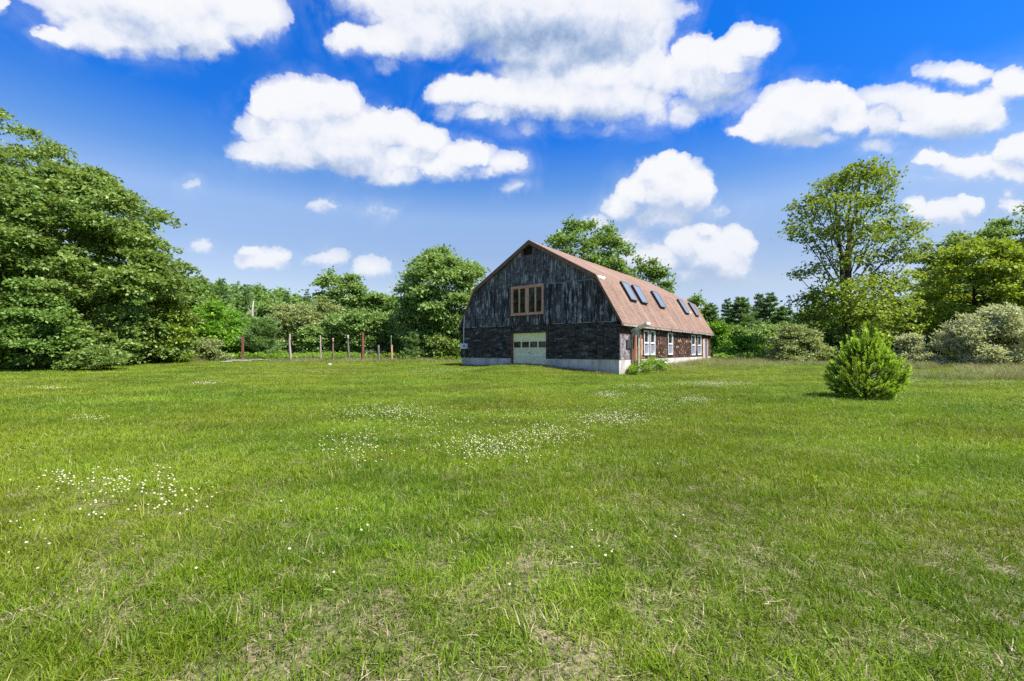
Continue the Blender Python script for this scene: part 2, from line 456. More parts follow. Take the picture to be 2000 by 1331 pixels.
# ------------------------------------------------------------------ foliage builders
def leaf_quads(P, D, Nn, L, W, tint):
    """kite shaped leaves: base P, direction D, normal Nn, lengths L, widths W"""
    D = D / np.linalg.norm(D, axis=1, keepdims=True)
    S = np.cross(D, Nn); S /= (np.linalg.norm(S, axis=1, keepdims=True) + 1e-9)
    U = np.cross(S, D)
    L = L[:, None]; W = W[:, None]
    v0 = P
    v1 = P + D * L * .45 + S * W * .5 + U * L * .06
    v2 = P + D * L
    v3 = P + D * L * .45 - S * W * .5 + U * L * .06
    V = np.stack([v0, v1, v2, v3], 1).reshape(-1, 3)
    return V, tint
def finish_leaves(name, parts, mat, parent):
    V = np.concatenate([p[0] for p in parts]); T = np.concatenate([p[1] for p in parts])
    F = np.arange(len(V), dtype=np.int32)
    me = mesh_np(name, V, F, 4, mat, {'tint': ('FACE', T)})
    return link(bpy.data.objects.new(name, me), parent)
def unit(rng, n):
    v = rng.normal(size=(n, 3))
    return v / np.linalg.norm(v, axis=1, keepdims=True)
def profile(kind, h):
    if kind == 'full':
        return np.where(h > .28, np.sqrt(np.clip(1 - ((h - .28) / .72) ** 2, 0, 1)), .86 + .14 * np.clip(h / .28, 0, 1))
    if kind == 'round':
        return np.sqrt(np.clip(1 - ((h - .5) / .5) ** 2, 0, 1))
    if kind == 'dome':
        return np.where(h > .4, np.sqrt(np.clip(1 - ((h - .4) / .6) ** 2, 0, 1)), .55 + .45 * np.sin(h / .4 * math.pi / 2))
    if kind == 'vase':
        return np.where(h > .62, np.sqrt(np.clip(1 - ((h - .62) / .38) ** 2, 0, 1)), .35 + .65 * (h / .62))
    if kind == 'column':
        return np.where(h > .6, np.sqrt(np.clip(1 - ((h - .6) / .4) ** 2, 0, 1)), .7 + .3 * h / .6)
    return 1 - h
def bough_leaves(rng, centers, radii, nleaf, L, flat=.6, droop=.35, tint0=None, spray=.14, twig=9, up=.7):
    """leaves gathered in sprays on the shells of boughs"""
    w = radii ** 2; w = w / w.sum()
    nspray = max(4, int(nleaf / twig))
    bi = rng.choice(len(centers), nspray, p=w)
    dirs = unit(rng, nspray)
    dirs[:, 2] = np.where(dirs[:, 2] < -.35, -dirs[:, 2], dirs[:, 2])
    rr = rng.uniform(.35, 1.12, nspray) ** .55
    C = centers[bi] + dirs * radii[bi][:, None] * rr[:, None] * np.array([1, 1, flat])
    out_d = dirs.copy(); out_d[:, 2] = out_d[:, 2] * .4 - droop * rng.uniform(.2, 1, nspray)
    out_d /= np.linalg.norm(out_d, axis=1, keepdims=True)
    idx = np.repeat(np.arange(nspray), twig); n = len(idx)
    along = rng.uniform(-1, 1, n)[:, None] * spray * L * 14
    lat = rng.normal(size=(n, 3)) * L * np.array([1.0, 1.0, .45])
    P = C[idx] + out_d[idx] * along + lat
    D = out_d[idx] * .8 + rng.normal(size=(n, 3)) * .65
    Nn = np.array([0, 0, 1.0]) * up + dirs[idx] * .45 + rng.normal(size=(n, 3)) * .5
    LL = L * 1.22 * rng.uniform(.7, 1.4, n)
    bt = rng.uniform(-.22, .22, len(centers)) if tint0 is None else tint0
    t = np.clip(.45 + bt[bi][idx] + rng.normal(size=n) * .17, 0, 1)
    return leaf_quads(P, D, Nn, LL, LL * rng.uniform(.52, .80, n), t)
def limb(mb, a, b, r0, r1, rng, n=5, sag=.12, sides=6):
    a, b = Vector(a), Vector(b)
    L = (b - a).length
    pts, rad = [], []
    k1 = Vector(rng.normal(size=3)) * L * .05
    for i in range(n + 1):
        t = i / n
        p = a.lerp(b, t)
        p.z += math.sin(t * math.pi) * L * sag * .5
        p += k1 * math.sin(t * math.pi * 2)
        pts.append(p); rad.append(r0 + (r1 - r0) * t)
    mb.tube(pts, rad, sides)
    return pts
def tree(name, label, cat, px, Y, top, hw, kind='round', mat='leaf_wood', z0=.12, nb=60, leaves=9000, L=.26, br=(.20, .34), seed=1,
         group=None, flat=.65, front=.0, lean=0.0, trunk_r=None, droop=.35, bark='bark', shell=.45, tintrange=.22, twig=9):
    rng = np.random.default_rng(seed)
    base = at(px, Y)
    H = CAMZ + (HPX - top) / FPX * Y - base.z
    R = hw / FPX * Y
    root = empty(name, base, 0, label, cat, group)
    zc0 = z0 * H; Hc = H - zc0
    # bough centres
    hs, rs = [], []
    while len(hs) < nb:
        h = rng.uniform(0, 1)
        if rng.uniform() < float(profile(kind, np.array(h))) ** 1.2 + .12:
            hs.append(h)
    hs = np.array(hs)
    ang = rng.uniform(0, 2 * math.pi, nb)
    if front:
        flip = (np.sin(ang) > 0) & (rng.uniform(size=nb) < front)
        ang = np.where(flip, -ang, ang)
    rad = R * profile(kind, hs)
    brd = R * rng.uniform(br[0], br[1], nb) * np.clip(.55 + .55 * profile(kind, hs), .4, 1)
    rf = np.maximum(rad * rng.uniform(shell, 1.06, nb) ** .6 - brd * .7, 0)
    C = np.stack([np.cos(ang) * rf + lean * hs * R, np.sin(ang) * rf, zc0 + hs * Hc], 1)
    C[:, 2] = np.minimum(C[:, 2], H - brd * flat * .9)
    C[:, 2] = np.maximum(C[:, 2], brd * flat * .75 + .05)
    bt = rng.uniform(-tintrange, tintrange, nb)
    parts = [bough_leaves(rng, C, brd, leaves, L, flat, droop, bt, twig=twig)]
    tr = trunk_r or max(.08, H * .017)
    mb = MB()
    tp = [Vector((0, 0, -.15))] + [Vector((lean * R * t * t * .6 + math.sin(t * 5 + seed) * tr * .6, math.cos(t * 4 + seed) * tr * .5, H * .86 * t)) for t in (.06, .2, .35, .5, .65, .8, 1)]
    mb.tube(tp, [tr * 1.5, tr * 1.05, tr * .95, tr * .82, tr * .66, tr * .5, tr * .32, tr * .12], 8)
    sel = rng.permutation(nb)[:min(nb, 26)]
    for i in sel:
        c = Vector(C[i])
        zt = max(.08 * H, c.z - math.hypot(c.x, c.y) * rng.uniform(.35, .8))
        t = min(zt / (H * .86), 1)
        a = Vector((lean * R * t * t * .6, 0, min(zt, H * .84)))
        limb(mb, a, c, tr * (.42 - .25 * t), tr * .08, rng, 4, .1, 5)
    mb.build('trunk', M[bark], root, smooth=True)
    finish_leaves('crown', parts, M[mat], root)
    return root
def conifer(name, label, px, Y, top, hw, mat='needle_far', seed=1, group=None, z0=.12, leaves=5200, L=.34, steep=.22, power=.9, cat='pine tree', gap=.55):
    rng = np.random.default_rng(seed)
    base = at(px, Y)
    H = CAMZ + (HPX - top) / FPX * Y - base.z
    R = hw / FPX * Y
    root = empty(name, base, 0, label, cat, group)
    mb = MB()
    tr = H * .014
    mb.tube([(0, 0, -.1), (0, 0, H * .3), (0, 0, H * .7), (0, 0, H * .97)], [tr * 1.3, tr, tr * .55, tr * .12], 7)
    z = H * z0
    Bs = []
    while z < H * .97:
        t = (z / H - z0) / (1 - z0)
        nbr = rng.integers(4, 7)
        a0 = rng.uniform(0, 6.28)
        for k in range(nbr):
            a = a0 + k * 6.283 / nbr + rng.normal() * .2
            ln = R * ((1 - t) ** power * .95 + .05) * rng.uniform(.55, 1.15)
            if rng.uniform() < .12: ln *= .5
            Bs.append((z + rng.normal() * .1, a, ln))
        z += gap * (1.1 - .5 * t) * rng.uniform(.8, 1.25)
    tot = sum(b[2] for b in Bs)
    Ps, Ds, Ns, Ls, Ts = [], [], [], [], []
    for (z, a, ln) in Bs:
        d = np.array([math.cos(a), math.sin(a), steep])
        n = max(6, int(leaves * ln / tot))
        u = rng.uniform(.12, 1.0, n) ** .8
        side = np.array([-math.sin(a), math.cos(a), 0])
        sp = ln * .26 * (1 - u * .55)
        p = np.array([0, 0, z]) + d * (u * ln)[:, None] + side * (rng.normal(size=n) * sp)[:, None]
        p[:, 2] += u * u * ln * .10 + rng.normal(size=n) * .05
        Ps.append(p)
        sgn = np.where(rng.uniform(size=n) < .5, -1, 1)
        Ds.append(d * .8 + side * (sgn * rng.uniform(.2, 1.0, n))[:, None] + rng.normal(size=(n, 3)) * .35 + np.array([0, 0, .25]))
        Ns.append(np.array([0, 0, 1.0]) + rng.normal(size=(n, 3)) * .6)
        Ls.append(L * rng.uniform(.6, 1.3, n))
        Ts.append(np.clip(.35 + .35 * u + rng.normal(size=n) * .16, 0, 1))
        if ln > R * .35:
            mb.tube([(0, 0, z), (d[0] * ln * .85, d[1] * ln * .85, z + steep * ln * .85)], [tr * .28, tr * .08], 4)
    mb.build('trunk', M['bark'], root, smooth=True)
    LL = np.concatenate(Ls)
    finish_leaves('crown', [leaf_quads(np.concatenate(Ps), np.concatenate(Ds), np.concatenate(Ns), LL, LL * .26, np.concatenate(Ts))], M[mat], root)
    return root
def bush(name, label, cat, px, Y, top, hw, mat, seed, leaves=6000, L=.16, nb=30, group=None, depth=.8, flat=.75, droop=.1, up=.5, br=(.18, .36)):
    rng = np.random.default_rng(seed)
    base = at(px, Y)
    H = CAMZ + (HPX - top) / FPX * Y - base.z
    R = hw / FPX * Y
    root = empty(name, base, 0, label, cat, group)
    hs = rng.uniform(0, 1, nb); ang = rng.uniform(0, 2 * math.pi, nb)
    r = R * np.sqrt(np.clip(1 - hs ** 2.2, 0, 1)) * rng.uniform(.3, 1.12, nb) ** .5 * (1 + .10 * np.sin(ang * 3 + seed) + .07 * np.sin(ang * 5 + hs * 6))
    hs = hs * rng.uniform(.80, 1.06, nb)
    brd = np.minimum(R * rng.uniform(br[0], br[1], nb), H * .34)
    r = np.maximum(r - brd * .7, 0)
    C = np.stack([np.cos(ang) * r, np.sin(ang) * r * depth, np.clip(hs * H, brd * .6, H - brd * .55)], 1)
    parts = [bough_leaves(rng, C, brd, leaves, L, flat, droop, rng.uniform(-.2, .2, nb), up=up)]
    finish_leaves('foliage', parts, M[mat], root)
    mb = MB()
    for i in range(min(nb, 14)):
        limb(mb, (rng.normal() * .1 * R, rng.normal() * .1 * R, -.05), C[i], .03, .008, rng, 3, .1, 5)
    mb.build('stem', M['bark'], root, smooth=True)
    return root

# ------------------------------------------------------------------ barn materials
def board_mat(name, lower=False):
    """blackened weathered boards with pale peeling streaks"""
    m, N = new_mat(name)
    p = N.n('ShaderNodeTexCoord').outputs['Object']
    s = N.n('ShaderNodeSeparateXYZ', {0: p})
    bid = N.n('ShaderNodeAttribute', None, attribute_name='tint').outputs['Fac']
    off = N.n('ShaderNodeCombineXYZ', {0: N.math('MULTIPLY', bid, 7), 1: 0.0, 2: N.math('MULTIPLY', bid, 31)}).outputs[0]
    q = N.vmath('ADD', p, off)
    grain = N.noise(N.vmath('MULTIPLY', q, (9, 9, .8)), 3.0, 7, .7)
    blot = N.noise(N.vmath('MULTIPLY', q, (1.2, 1, .9 if not lower else 1.6)), 1.6, 6, .65, dist=.6)
    fine = N.noise(N.vmath('MULTIPLY', q, (3, 3, 2.0)), 7.0, 5, .75)
    if not lower:
        streak = N.noise(N.vmath('MULTIPLY', q, (5, 5, .55)), 1.7, 5, .65)
        swirl = N.noise(N.vmath('MULTIPLY', q, (1.5, 1, 1.9)), 1.5, 5, .7, dist=1.8)
        base = N.mix(N.maprange(streak, .36, .64), (.014, .013, .013), (.130, .122, .116))
        base = N.mix(N.math('MULTIPLY', N.maprange(bid, .55, .95), .6), base, (.110, .115, .130))
        base = N.mix(N.math('MULTIPLY', N.maprange(bid, .30, .05), .6), base, (.014, .014, .017))
        gab = N.maprange(N.math('ADD', s.outputs[2], N.math('MULTIPLY', blot, .4)), 5.9, 6.3)
        base = N.mix(N.math('MULTIPLY', gab, .75), base, N.mix(N.maprange(swirl, .38, .62), (.026, .025, .025), (.205, .195, .185)))
        pe = N.math('MULTIPLY', N.maprange(streak, .48, .58), N.maprange(blot, .47, .56))
        base = N.mix(N.math('MULTIPLY', pe, .8), base, (.46, .45, .45))
        brn = N.math('MULTIPLY', N.maprange(blot, .44, .36), N.maprange(streak, .42, .56))
        base = N.mix(N.math('MULTIPLY', brn, .6), base, (.105, .070, .048))
        dk = N.math('MULTIPLY', N.maprange(fine, .54, .62), N.maprange(blot, .60, .45))
        base = N.mix(N.math('MULTIPLY', dk, .85), base, (.010, .010, .012))
    else:
        hor = N.noise(N.vmath('MULTIPLY', q, (.9, 1, 3.0)), 1.5, 6, .72, dist=.5)
        base = N.mix(N.maprange(hor, .38, .66), (.010, .009, .008), (.105, .092, .084))
        pe = N.math('MULTIPLY', N.maprange(hor, .54, .64), N.maprange(blot, .50, .60))
        base = N.mix(N.math('MULTIPLY', pe, .75), base, (.40, .40, .40))
        br = N.math('MULTIPLY', N.maprange(fine, .56, .64), N.maprange(blot, .55, .42))
        base = N.mix(N.math('MULTIPLY', br, .7), base, (.13, .075, .045))
    h = N.math('ADD', grain, N.math('MULTIPLY', fine, .5))
    out(N, principled(N, base, .85, bump(N, h, .7, .03), .25))
    return m
M['board_up'] = board_mat('board_up')
M['board_low'] = board_mat('board_low', True)

m, N = new_mat('sun_side_boards')
p = N.n('ShaderNodeTexCoord').outputs['Object']
s = N.n('ShaderNodeSeparateXYZ', {0: p})
q = N.n('ShaderNodeCombineXYZ', {0: s.outputs[1], 1: s.outputs[2], 2: 0.0}).outputs[0]
bk = N.n('ShaderNodeTexBrick', {'Vector': q, 'Color1': (.075, .036, .022, 1), 'Color2': (.034, .021, .016, 1), 'Mortar': (.012, .009, .008, 1), 'Scale': 1.0,
                                'Mortar Size': .008, 'Brick Width': .17, 'Row Height': .19, 'Bias': -.1}, offset=.37)
bl = N.noise(N.vmath('MULTIPLY', q, (1, .8, 1)), .9, 5, .6)
sp = N.noise(q, 4.2, 4, .6)
gr = N.noise(N.vmath('MULTIPLY', q, (12, 2, 1)), 2.0, 5, .7)
base = N.mix(N.math('MULTIPLY', gr, .5), bk.outputs[0], (.13, .075, .05))
base = N.mix(N.math('MULTIPLY', N.maprange(bl, .40, .55), .85), base, (.020, .015, .013))
spot = N.math('MULTIPLY', N.maprange(sp, .56, .61), N.maprange(N.noise(q, .8, 2, .5), .42, .56))
base = N.mix(spot, base, (.52, .27, .15))
# bleached grey-violet sheet near the corner
near = N.math('MULTIPLY', N.math('MULTIPLY', N.maprange(s.outputs[1], 1.55, 1.45), N.maprange(s.outputs[2], 2.5, 2.42)), N.maprange(s.outputs[1], -.2, .05))
sw = N.noise(q, 3.2, 6, .7, dist=1.6)
base = N.mix(near, base, N.mix(N.maprange(sw, .40, .62), (.085, .060, .062), (.40, .36, .38)))
out(N, principled(N, base, .85, bump(N, N.math('ADD', bk.outputs[1], gr), .6, .02), .2))
M['side_boards'] = m

m, N = new_mat('concrete')
p = N.n('ShaderNodeTexCoord').outputs['Object']
n1 = N.noise(N.vmath('MULTIPLY', p, (1, 1, .35)), 2.2, 6, .7)
n2 = N.noise(p, 14, 4, .6)
c = N.mix(N.maprange(n1, .40, .62), (.64, .58, .53), (.38, .355, .33))
c = N.mix(N.math('MULTIPLY', N.maprange(n2, .6, .7), .4), c, (.22, .21, .19))
c = N.mix(N.maprange(N.math('ADD', N.n('ShaderNodeSeparateXYZ', {0: p}).outputs[2], N.math('MULTIPLY', n1, .4)), .30, .75, .55, 0), c, (.20, .21, .17))
out(N, principled(N, c, .9, bump(N, n2, .4, .02), .2))
M['concrete'] = m

m, N = new_mat('shingle')
uv = N.n('ShaderNodeUVMap').outputs[0]
bk = N.n('ShaderNodeTexBrick', {'Vector': uv, 'Color1': (.285, .185, .130, 1), 'Color2': (.190, .118, .084, 1), 'Mortar': (.110, .065, .055, 1), 'Scale': 1.0,
                                'Mortar Size': .012, 'Mortar Smooth': .3, 'Brick Width': .30, 'Row Height': .145, 'Bias': .1})
su = N.n('ShaderNodeSeparateXYZ', {0: uv})
b1 = N.noise(uv, .7, 4, .6)
b2 = N.noise(N.vmath('MULTIPLY', uv, (1.1, .16, 1)), 1.6, 4, .65)
g = N.noise(uv, 45, 3, .7)
c = N.mix(N.maprange(b1, .35, .65), bk.outputs[0], N.mix(.5, bk.outputs[0], (.28, .185, .135)))
c = N.mix(N.math('MULTIPLY', N.maprange(b2, .50, .66), .5), c, (.44, .295, .205))
c = N.mix(N.math('MULTIPLY', N.maprange(b2, .46, .36), .35), c, (.13, .078, .060))
c = N.mix(N.math('MULTIPLY', g, .25), c, (.16, .10, .085))
hole = N.math('MULTIPLY', N.maprange(N.noise(uv, 2.6, 4, .7), .70, .73), N.maprange(N.noise(uv, .35, 2, .5), .48, .55))
c = N.mix(N.math('MULTIPLY', hole, .7), c, (.10, .07, .06))
# each course is a shallow step
row = N.math('FRACT', N.math('DIVIDE', su.outputs[1], .145))
out(N, principled(N, c, .9, bump(N, N.math('ADD', N.math('MULTIPLY', row, -.6), N.math('ADD', bk.outputs[1], N.math('MULTIPLY', g, .3))), .55, .02), .2))
M['shingle'] = m

def plain(name, c0, c1, rough=.7, scale=6, stretch=(1, 1, 1), spec=.3, metal=0, bs=.2):
    m, N = new_mat(name)
    p = N.n('ShaderNodeTexCoord').outputs['Object']
    n = N.noise(N.vmath('MULTIPLY', p, stretch), scale, 5, .65)
    out(N, principled(N, N.mix(N.maprange(n, .35, .65), c0, c1), rough, bump(N, n, bs, .01), spec, metal))
    return m
M['trim_brown'] = plain('trim_brown', (.12, .062, .045), (.27, .15, .105), .8)
M['trim_gutter'] = plain('trim_gutter', (.40, .38, .35), (.16, .13, .11), .7, 3, (1, 1, 1))
M['cedar'] = plain('cedar', (.52, .24, .15), (.72, .40, .27), .7, 8, (1, 1, .2))
M['cream'] = plain('cream', (.92, .84, .50), (.84, .77, .45), .6, 3)
M['cream_dirty'] = plain('cream_dirty', (.86, .82, .58), (.66, .62, .44), .7, 4, (1, 1, 2))
M['white_paint'] = plain('white_paint', (.80, .80, .79), (.66, .66, .65), .5, 5)
M['dark_red'] = plain('dark_red', (.14, .03, .022), (.22, .07, .045), .7, 7)
M['box_grey'] = plain('box_grey', (.70, .74, .78), (.58, .60, .62), .5, 8, spec=.5)
M['pipe'] = plain('pipe', (.72, .73, .75), (.60, .61, .63), .45, 8, spec=.5)
M['dark'] = plain('dark', (.012, .012, .012), (.03, .028, .025), .9)
M['orange_wood'] = plain('orange_wood', (.46, .24, .13), (.62, .40, .26), .8, 6, (1, 1, .3))
M['pale_panel'] = plain('pale_panel', (.62, .64, .50), (.40, .42, .30), .7, 4)
M['sky_frame'] = plain('sky_frame', (.10, .10, .105), (.16, .155, .15), .4, 6, spec=.5)
M['curb'] = plain('curb', (.030, .030, .034), (.055, .052, .05), .7)
M['bare_deck'] = plain('bare_deck', (.80, .78, .76), (.55, .50, .46), .8, 5)
M['rock'] = plain('rock', (.55, .54, .50), (.38, .37, .34), .8, 10, bs=.6)
M['flower'] = plain('flower', (.60, .58, .38), (.44, .43, .24), .8, 20)
m, N = new_mat('window_glass')
p = N.n('ShaderNodeTexCoord').outputs['Object']
nb_ = N.noise(p, 1.3, 2, .5)
g = principled(N, (.010, .012, .013), .04, bump(N, nb_, .15, .02), .5)
out(N, g); M['glass'] = m
m, N = new_mat('hazed_glass')
out(N, principled(N, (.22, .23, .30), .12, None, .6)); M['glass_hazed'] = m
m, N = new_mat('skylight_glass')
out(N, principled(N, (.13, .17, .22), .16, None, 1.0)); M['glass_sky'] = m

# ------------------------------------------------------------------ barn (local x along the gable wall, y along the length; origin at the near corner)
TH = .653
W, LB = 12.76, 22.13
ZF, ZE, ZB, ZR = .954, 3.171, 6.13, 8.967
OV, RK, BI = .265, .18, 1.426
barn = empty('barn', (6.292, 25.403, 0), -TH, 'old gambrel roof barn with blackened board gable, brown shingle roof and cream garage door', 'barn')
def attach(o):
    return o
TK = .20  # vertical thickness of the roof build-up over the wall top
prof_out = [(OV, ZE), (-BI, ZB), (-W / 2, ZR), (-(W - BI), ZB), (-W - OV, ZE)]
def roof_z(x):
    xs = [-W - OV, -(W - BI), -W / 2, -BI, OV]; zs = [ZE, ZB, ZR, ZB, ZE]
    return float(np.interp(x, xs, zs))
def wall_top(x):
    return min(roof_z(x) - TK, 99)
# gable walls: vertical boards cut round the openings
OPEN = [(-7.97, -5.10, -1, 2.70), (-7.88, -5.27, 3.93, 5.90), (-6.97, -6.16, 7.97, 8.57)]
def gable_boards(name, zlo, zhi, width, offs, mat, y_in=.10, opens=OPEN, seed=3, y0=0.0, sign=-1, jitter=.35):
    rng = random.Random(seed)
    cuts = {0.0, -W, -BI, -(W - BI), -W / 2}
    x = 0.0
    while x > -W:
        x -= width * (1 + jitter * (rng.random() - .5)); cuts.add(max(x, -W))
    for o in opens:
        cuts.add(o[0]); cuts.add(o[1])
    cs = sorted(cuts)
    cs = [c for i, c in enumerate(cs) if i == 0 or c - cs[i - 1] > 1e-4]
    mb = MB(); tints = []
    for a, b in zip(cs, cs[1:]):
        iv = [(zlo, zhi)]
        for (o0, o1, q0, q1) in opens:
            if a >= o0 - 1e-5 and b <= o1 + 1e-5:
                nv = []
                for (z0, z1) in iv:
                    if q1 <= z0 or q0 >= z1: nv.append((z0, z1)); continue
                    if q0 > z0: nv.append((z0, q0))
                    if q1 < z1: nv.append((q1, z1))
                iv = nv
        d = offs + rng.random() * .018; t = rng.random()
        for (z0, z1) in iv:
            ta, tb = min(z1, wall_top(a)), min(z1, wall_top(b))
            if ta <= z0 and tb <= z0: continue
            pa = [(a, z0), (b, z0)] + ([(b, tb)] if tb > z0 + 1e-4 else []) + ([(a, ta)] if ta > z0 + 1e-4 else [])
            g = 0.014 if width < 1 else 0.008
            pa = [(x_ + (g if abs(x_ - a) < 1e-6 else -g), z_) for x_, z_ in pa]
            n0 = len(mb.f)
            ya, yb = sorted((y0 + sign * d, y0 - sign * y_in))
            mb.prism_y(pa, ya, yb)
            tints += [t] * (len(mb.f) - n0)
    o = mb.build(name, mat, barn)
    at_ = o.data.attributes.new('tint', 'FLOAT', 'FACE')
    at_.data.foreach_set('value', np.array(tints, np.float32))
    return o
gable_boards('gable_wall', ZF, 3.22, .95, .02, M['board_low'], seed=5, jitter=.1)
gable_boards('gable_wall', 3.22, 5.86, .31, .055, M['board_up'], seed=8)
gable_boards('gable_wall', 5.86, 9.2, .33, .035, M['board_up'], seed=12)
gable_boards('rear_wall', ZF, 9.2, .33, .035, M['board_up'], opens=[], seed=15, y0=LB, sign=1)
# dark lining behind the board joints
mb = MB()
def lining(ops, y0, y1):
    xs = sorted({-W + .02, -.02, -BI, -(W - BI), -W / 2} | {o[0] for o in ops} | {o[1] for o in ops})
    for a, b in zip(xs, xs[1:]):
        iv = [(ZF + .01, 99)]
        for (o0, o1, q0, q1) in ops:
            if a >= o0 - 1e-5 and b <= o1 + 1e-5:
                nv = []
                for z0, z1 in iv:
                    if q0 > z0: nv.append((z0, q0))
                    if q1 < z1: nv.append((max(q1, z0), z1))
                iv = nv
        for z0, z1 in iv:
            ta, tb = min(z1, wall_top(a) - .03), min(z1, wall_top(b) - .03)
            if ta > z0 and tb > z0:
                mb.prism_y([(a, z0), (b, z0), (b, tb), (a, ta)], y0, y1)
lining(OPEN, .104, .16); lining([], LB - .16, LB - .104)
mb.box(-W + .02, -.02, .2, LB - .2, ZF - .3, ZF - .2)      # floor
mb.build('wall_lining', M['dark'], barn)
# pale drip strips between the courses of panels
rng_ = random.Random(4)
M['drip'] = plain('drip', (.42, .45, .48), (.20, .20, .20), .7, 5)
def strip(xa, xb, y0, y1, z0, z1):
    mb = MB(); mb.box(xa, xb, y0, y1, z0, z1); mb.build('drip_strip', M['drip'], barn)
x = -12.5
while x < -.4:
    w_ = rng_.uniform(.4, 1.6)
    if not (-8.1 < x + w_ and x < -5.0) and rng_.random() < .7:
        strip(x, min(x + w_, -.1), -.078, -.056, 3.205, 3.205 + rng_.uniform(.02, .04))
    x += w_ + rng_.uniform(.1, .6)
x = -11.3
while x < -1.6:
    w_ = rng_.uniform(.5, 1.9)
    if not (-8.1 < x + w_ and x < -5.1) and rng_.random() < .85:
        strip(x, min(x + w_, -1.6), -.078, -.058, 5.835, 5.835 + rng_.uniform(.025, .05))
    x += w_ + rng_.uniform(.05, .4)
for (xa, xb) in ((-11.6, -10.8), (-9.9, -9.3), (-8.7, -8.2), (-4.4, -3.8)):
    strip(xa, xb, -.052, -.042, 2.23, 2.26)
# corner boards
mb = MB(); mb.box(-.11, .045, -.05, .11, ZF + .002, 3.0); mb.build('corner_board', M['board_low'], barn)
mb = MB(); mb.box(-W - .045, -W + .1, -.05, .11, ZF + .002, 3.0); mb.build('corner_board', M['board_low'], barn)
# long walls
def long_wall(name, x0, x1, ops, mat):
    ys = sorted({.11, LB - .11} | {o[0] for o in ops} | {o[1] for o in ops})
    mb = MB()
    for a, b in zip(ys, ys[1:]):
        iv = [(ZF, 3.02)]
        for (o0, o1, q0, q1) in ops:
            if a >= o0 - 1e-5 and b <= o1 + 1e-5:
                nv = []
                for z0, z1 in iv:
                    if q0 > z0: nv.append((z0, q0))
                    if q1 < z1: nv.append((max(q1, z0), z1))
                iv = nv
        for z0, z1 in iv:
            mb.box(x0, x1, a, b, z0, z1)
    return mb.build(name, mat, barn)
WINS = [(3.86, 4.78, 1.18, 2.84), (5.02, 5.98, 1.18, 2.84), (8.82, 9.94, 1.17, 2.84), (15.12, 16.38, 1.08, 2.86), (17.12, 18.40, 1.08, 2.86)]
SOPS = WINS + [(2.55, 3.35, -1, 2.75), (19.0, 20.98, -1, 2.66)]
long_wall('side_wall', -.08, .03, SOPS, M['side_boards'])
long_wall('side_wall', -W - .03, -W + .08, [], M['board_low'])
# foundation
mb = MB()
zb = -.3
for (a, b) in ((-W - .01, -7.97), (-5.10, .01)):
    mb.box(a, b, -.005, .25, zb, ZF)
mb.box(-.24, .01, .25, 2.55, zb, ZF); mb.box(-.24, .01, 3.35, 19.0, zb, ZF); mb.box(-.24, .01, 20.98, LB - .25, zb, ZF)
mb.box(-W - .01, -W + .24, .25, LB - .25, zb, ZF)
mb.box(-W - .01, .01, LB - .25, LB + .005, zb, ZF)
mb.build('foundation', M['concrete'], barn)
mb = MB(); mb.box(-7.9, -5.15, .0, .3, zb, .56); mb.build('door_sill', M['concrete'], barn)
# roof slabs with uv in metres
rng = np.random.default_rng(2)
def roof():
    mb = MB()
    y0, y1 = -RK, LB + RK
    ny = 40
    ys = np.linspace(y0, y1, ny + 1)
    T = .09
    acc = 0
    sag = lambda y, z: -.05 * math.sin((y - y0) / (y1 - y0) * math.pi) - .012 * math.sin(y * 1.7) * (1 if z < 4 else .5)
    for side in range(4):
        (xa, za), (xb, zb_) = prof_out[side], prof_out[side + 1]
        L = math.hypot(xb - xa, zb_ - za)
        nx, nz = (zb_ - za) / L, -(xb - xa) / L      # outward normal points up
        if nz < 0: nx, nz = -nx, -nz
        for i in range(ny):
            a, b = ys[i], ys[i + 1]
            mb.poly([(xa, a, za + sag(a, za)), (xa, b, za + sag(b, za)), (xb, b, zb_ + sag(b, zb_)), (xb, a, zb_ + sag(a, zb_))][::1],
                    [(a, acc), (b, acc), (b, acc + L), (a, acc + L)])
            mb.poly([(xa, a, za + sag(a, za) - T), (xb, a, zb_ + sag(a, zb_) - T), (xb, b, zb_ + sag(b, zb_) - T), (xa, b, za + sag(b, za) - T)],
                    [(a, acc), (a, acc), (a, acc), (a, acc)])
            if side in (0, 3):
                xe, ze = (xa, za) if side == 0 else (xb, zb_)
                mb.poly([(xe, a, ze + sag(a, ze) - T), (xe, b, ze + sag(b, ze) - T), (xe, b, ze + sag(b, ze)), (xe, a, ze + sag(a, ze))], [(a, 0.02)] * 4)
        for y in (y0, y1):
            mb.poly([(xa, y, za + sag(y, za) - T), (xb, y, zb_ + sag(y, zb_) - T), (xb, y, zb_ + sag(y, zb_)), (xa, y, za + sag(y, za))], [(y, acc)] * 4)
        acc += L
    return mb.build('roof', M['shingle'], barn)
roof_o = roof()
# closing soffits under the eaves and lining under the roof
mb = MB()
mb.box(-.05, OV - .03, -RK + .04, LB + RK - .04, 2.98, 3.01)
mb.box(-W - OV + .03, -W + .05, -RK + .04, LB + RK - .04, 2.98, 3.01)
mb.build('soffit', M['trim_brown'], barn)
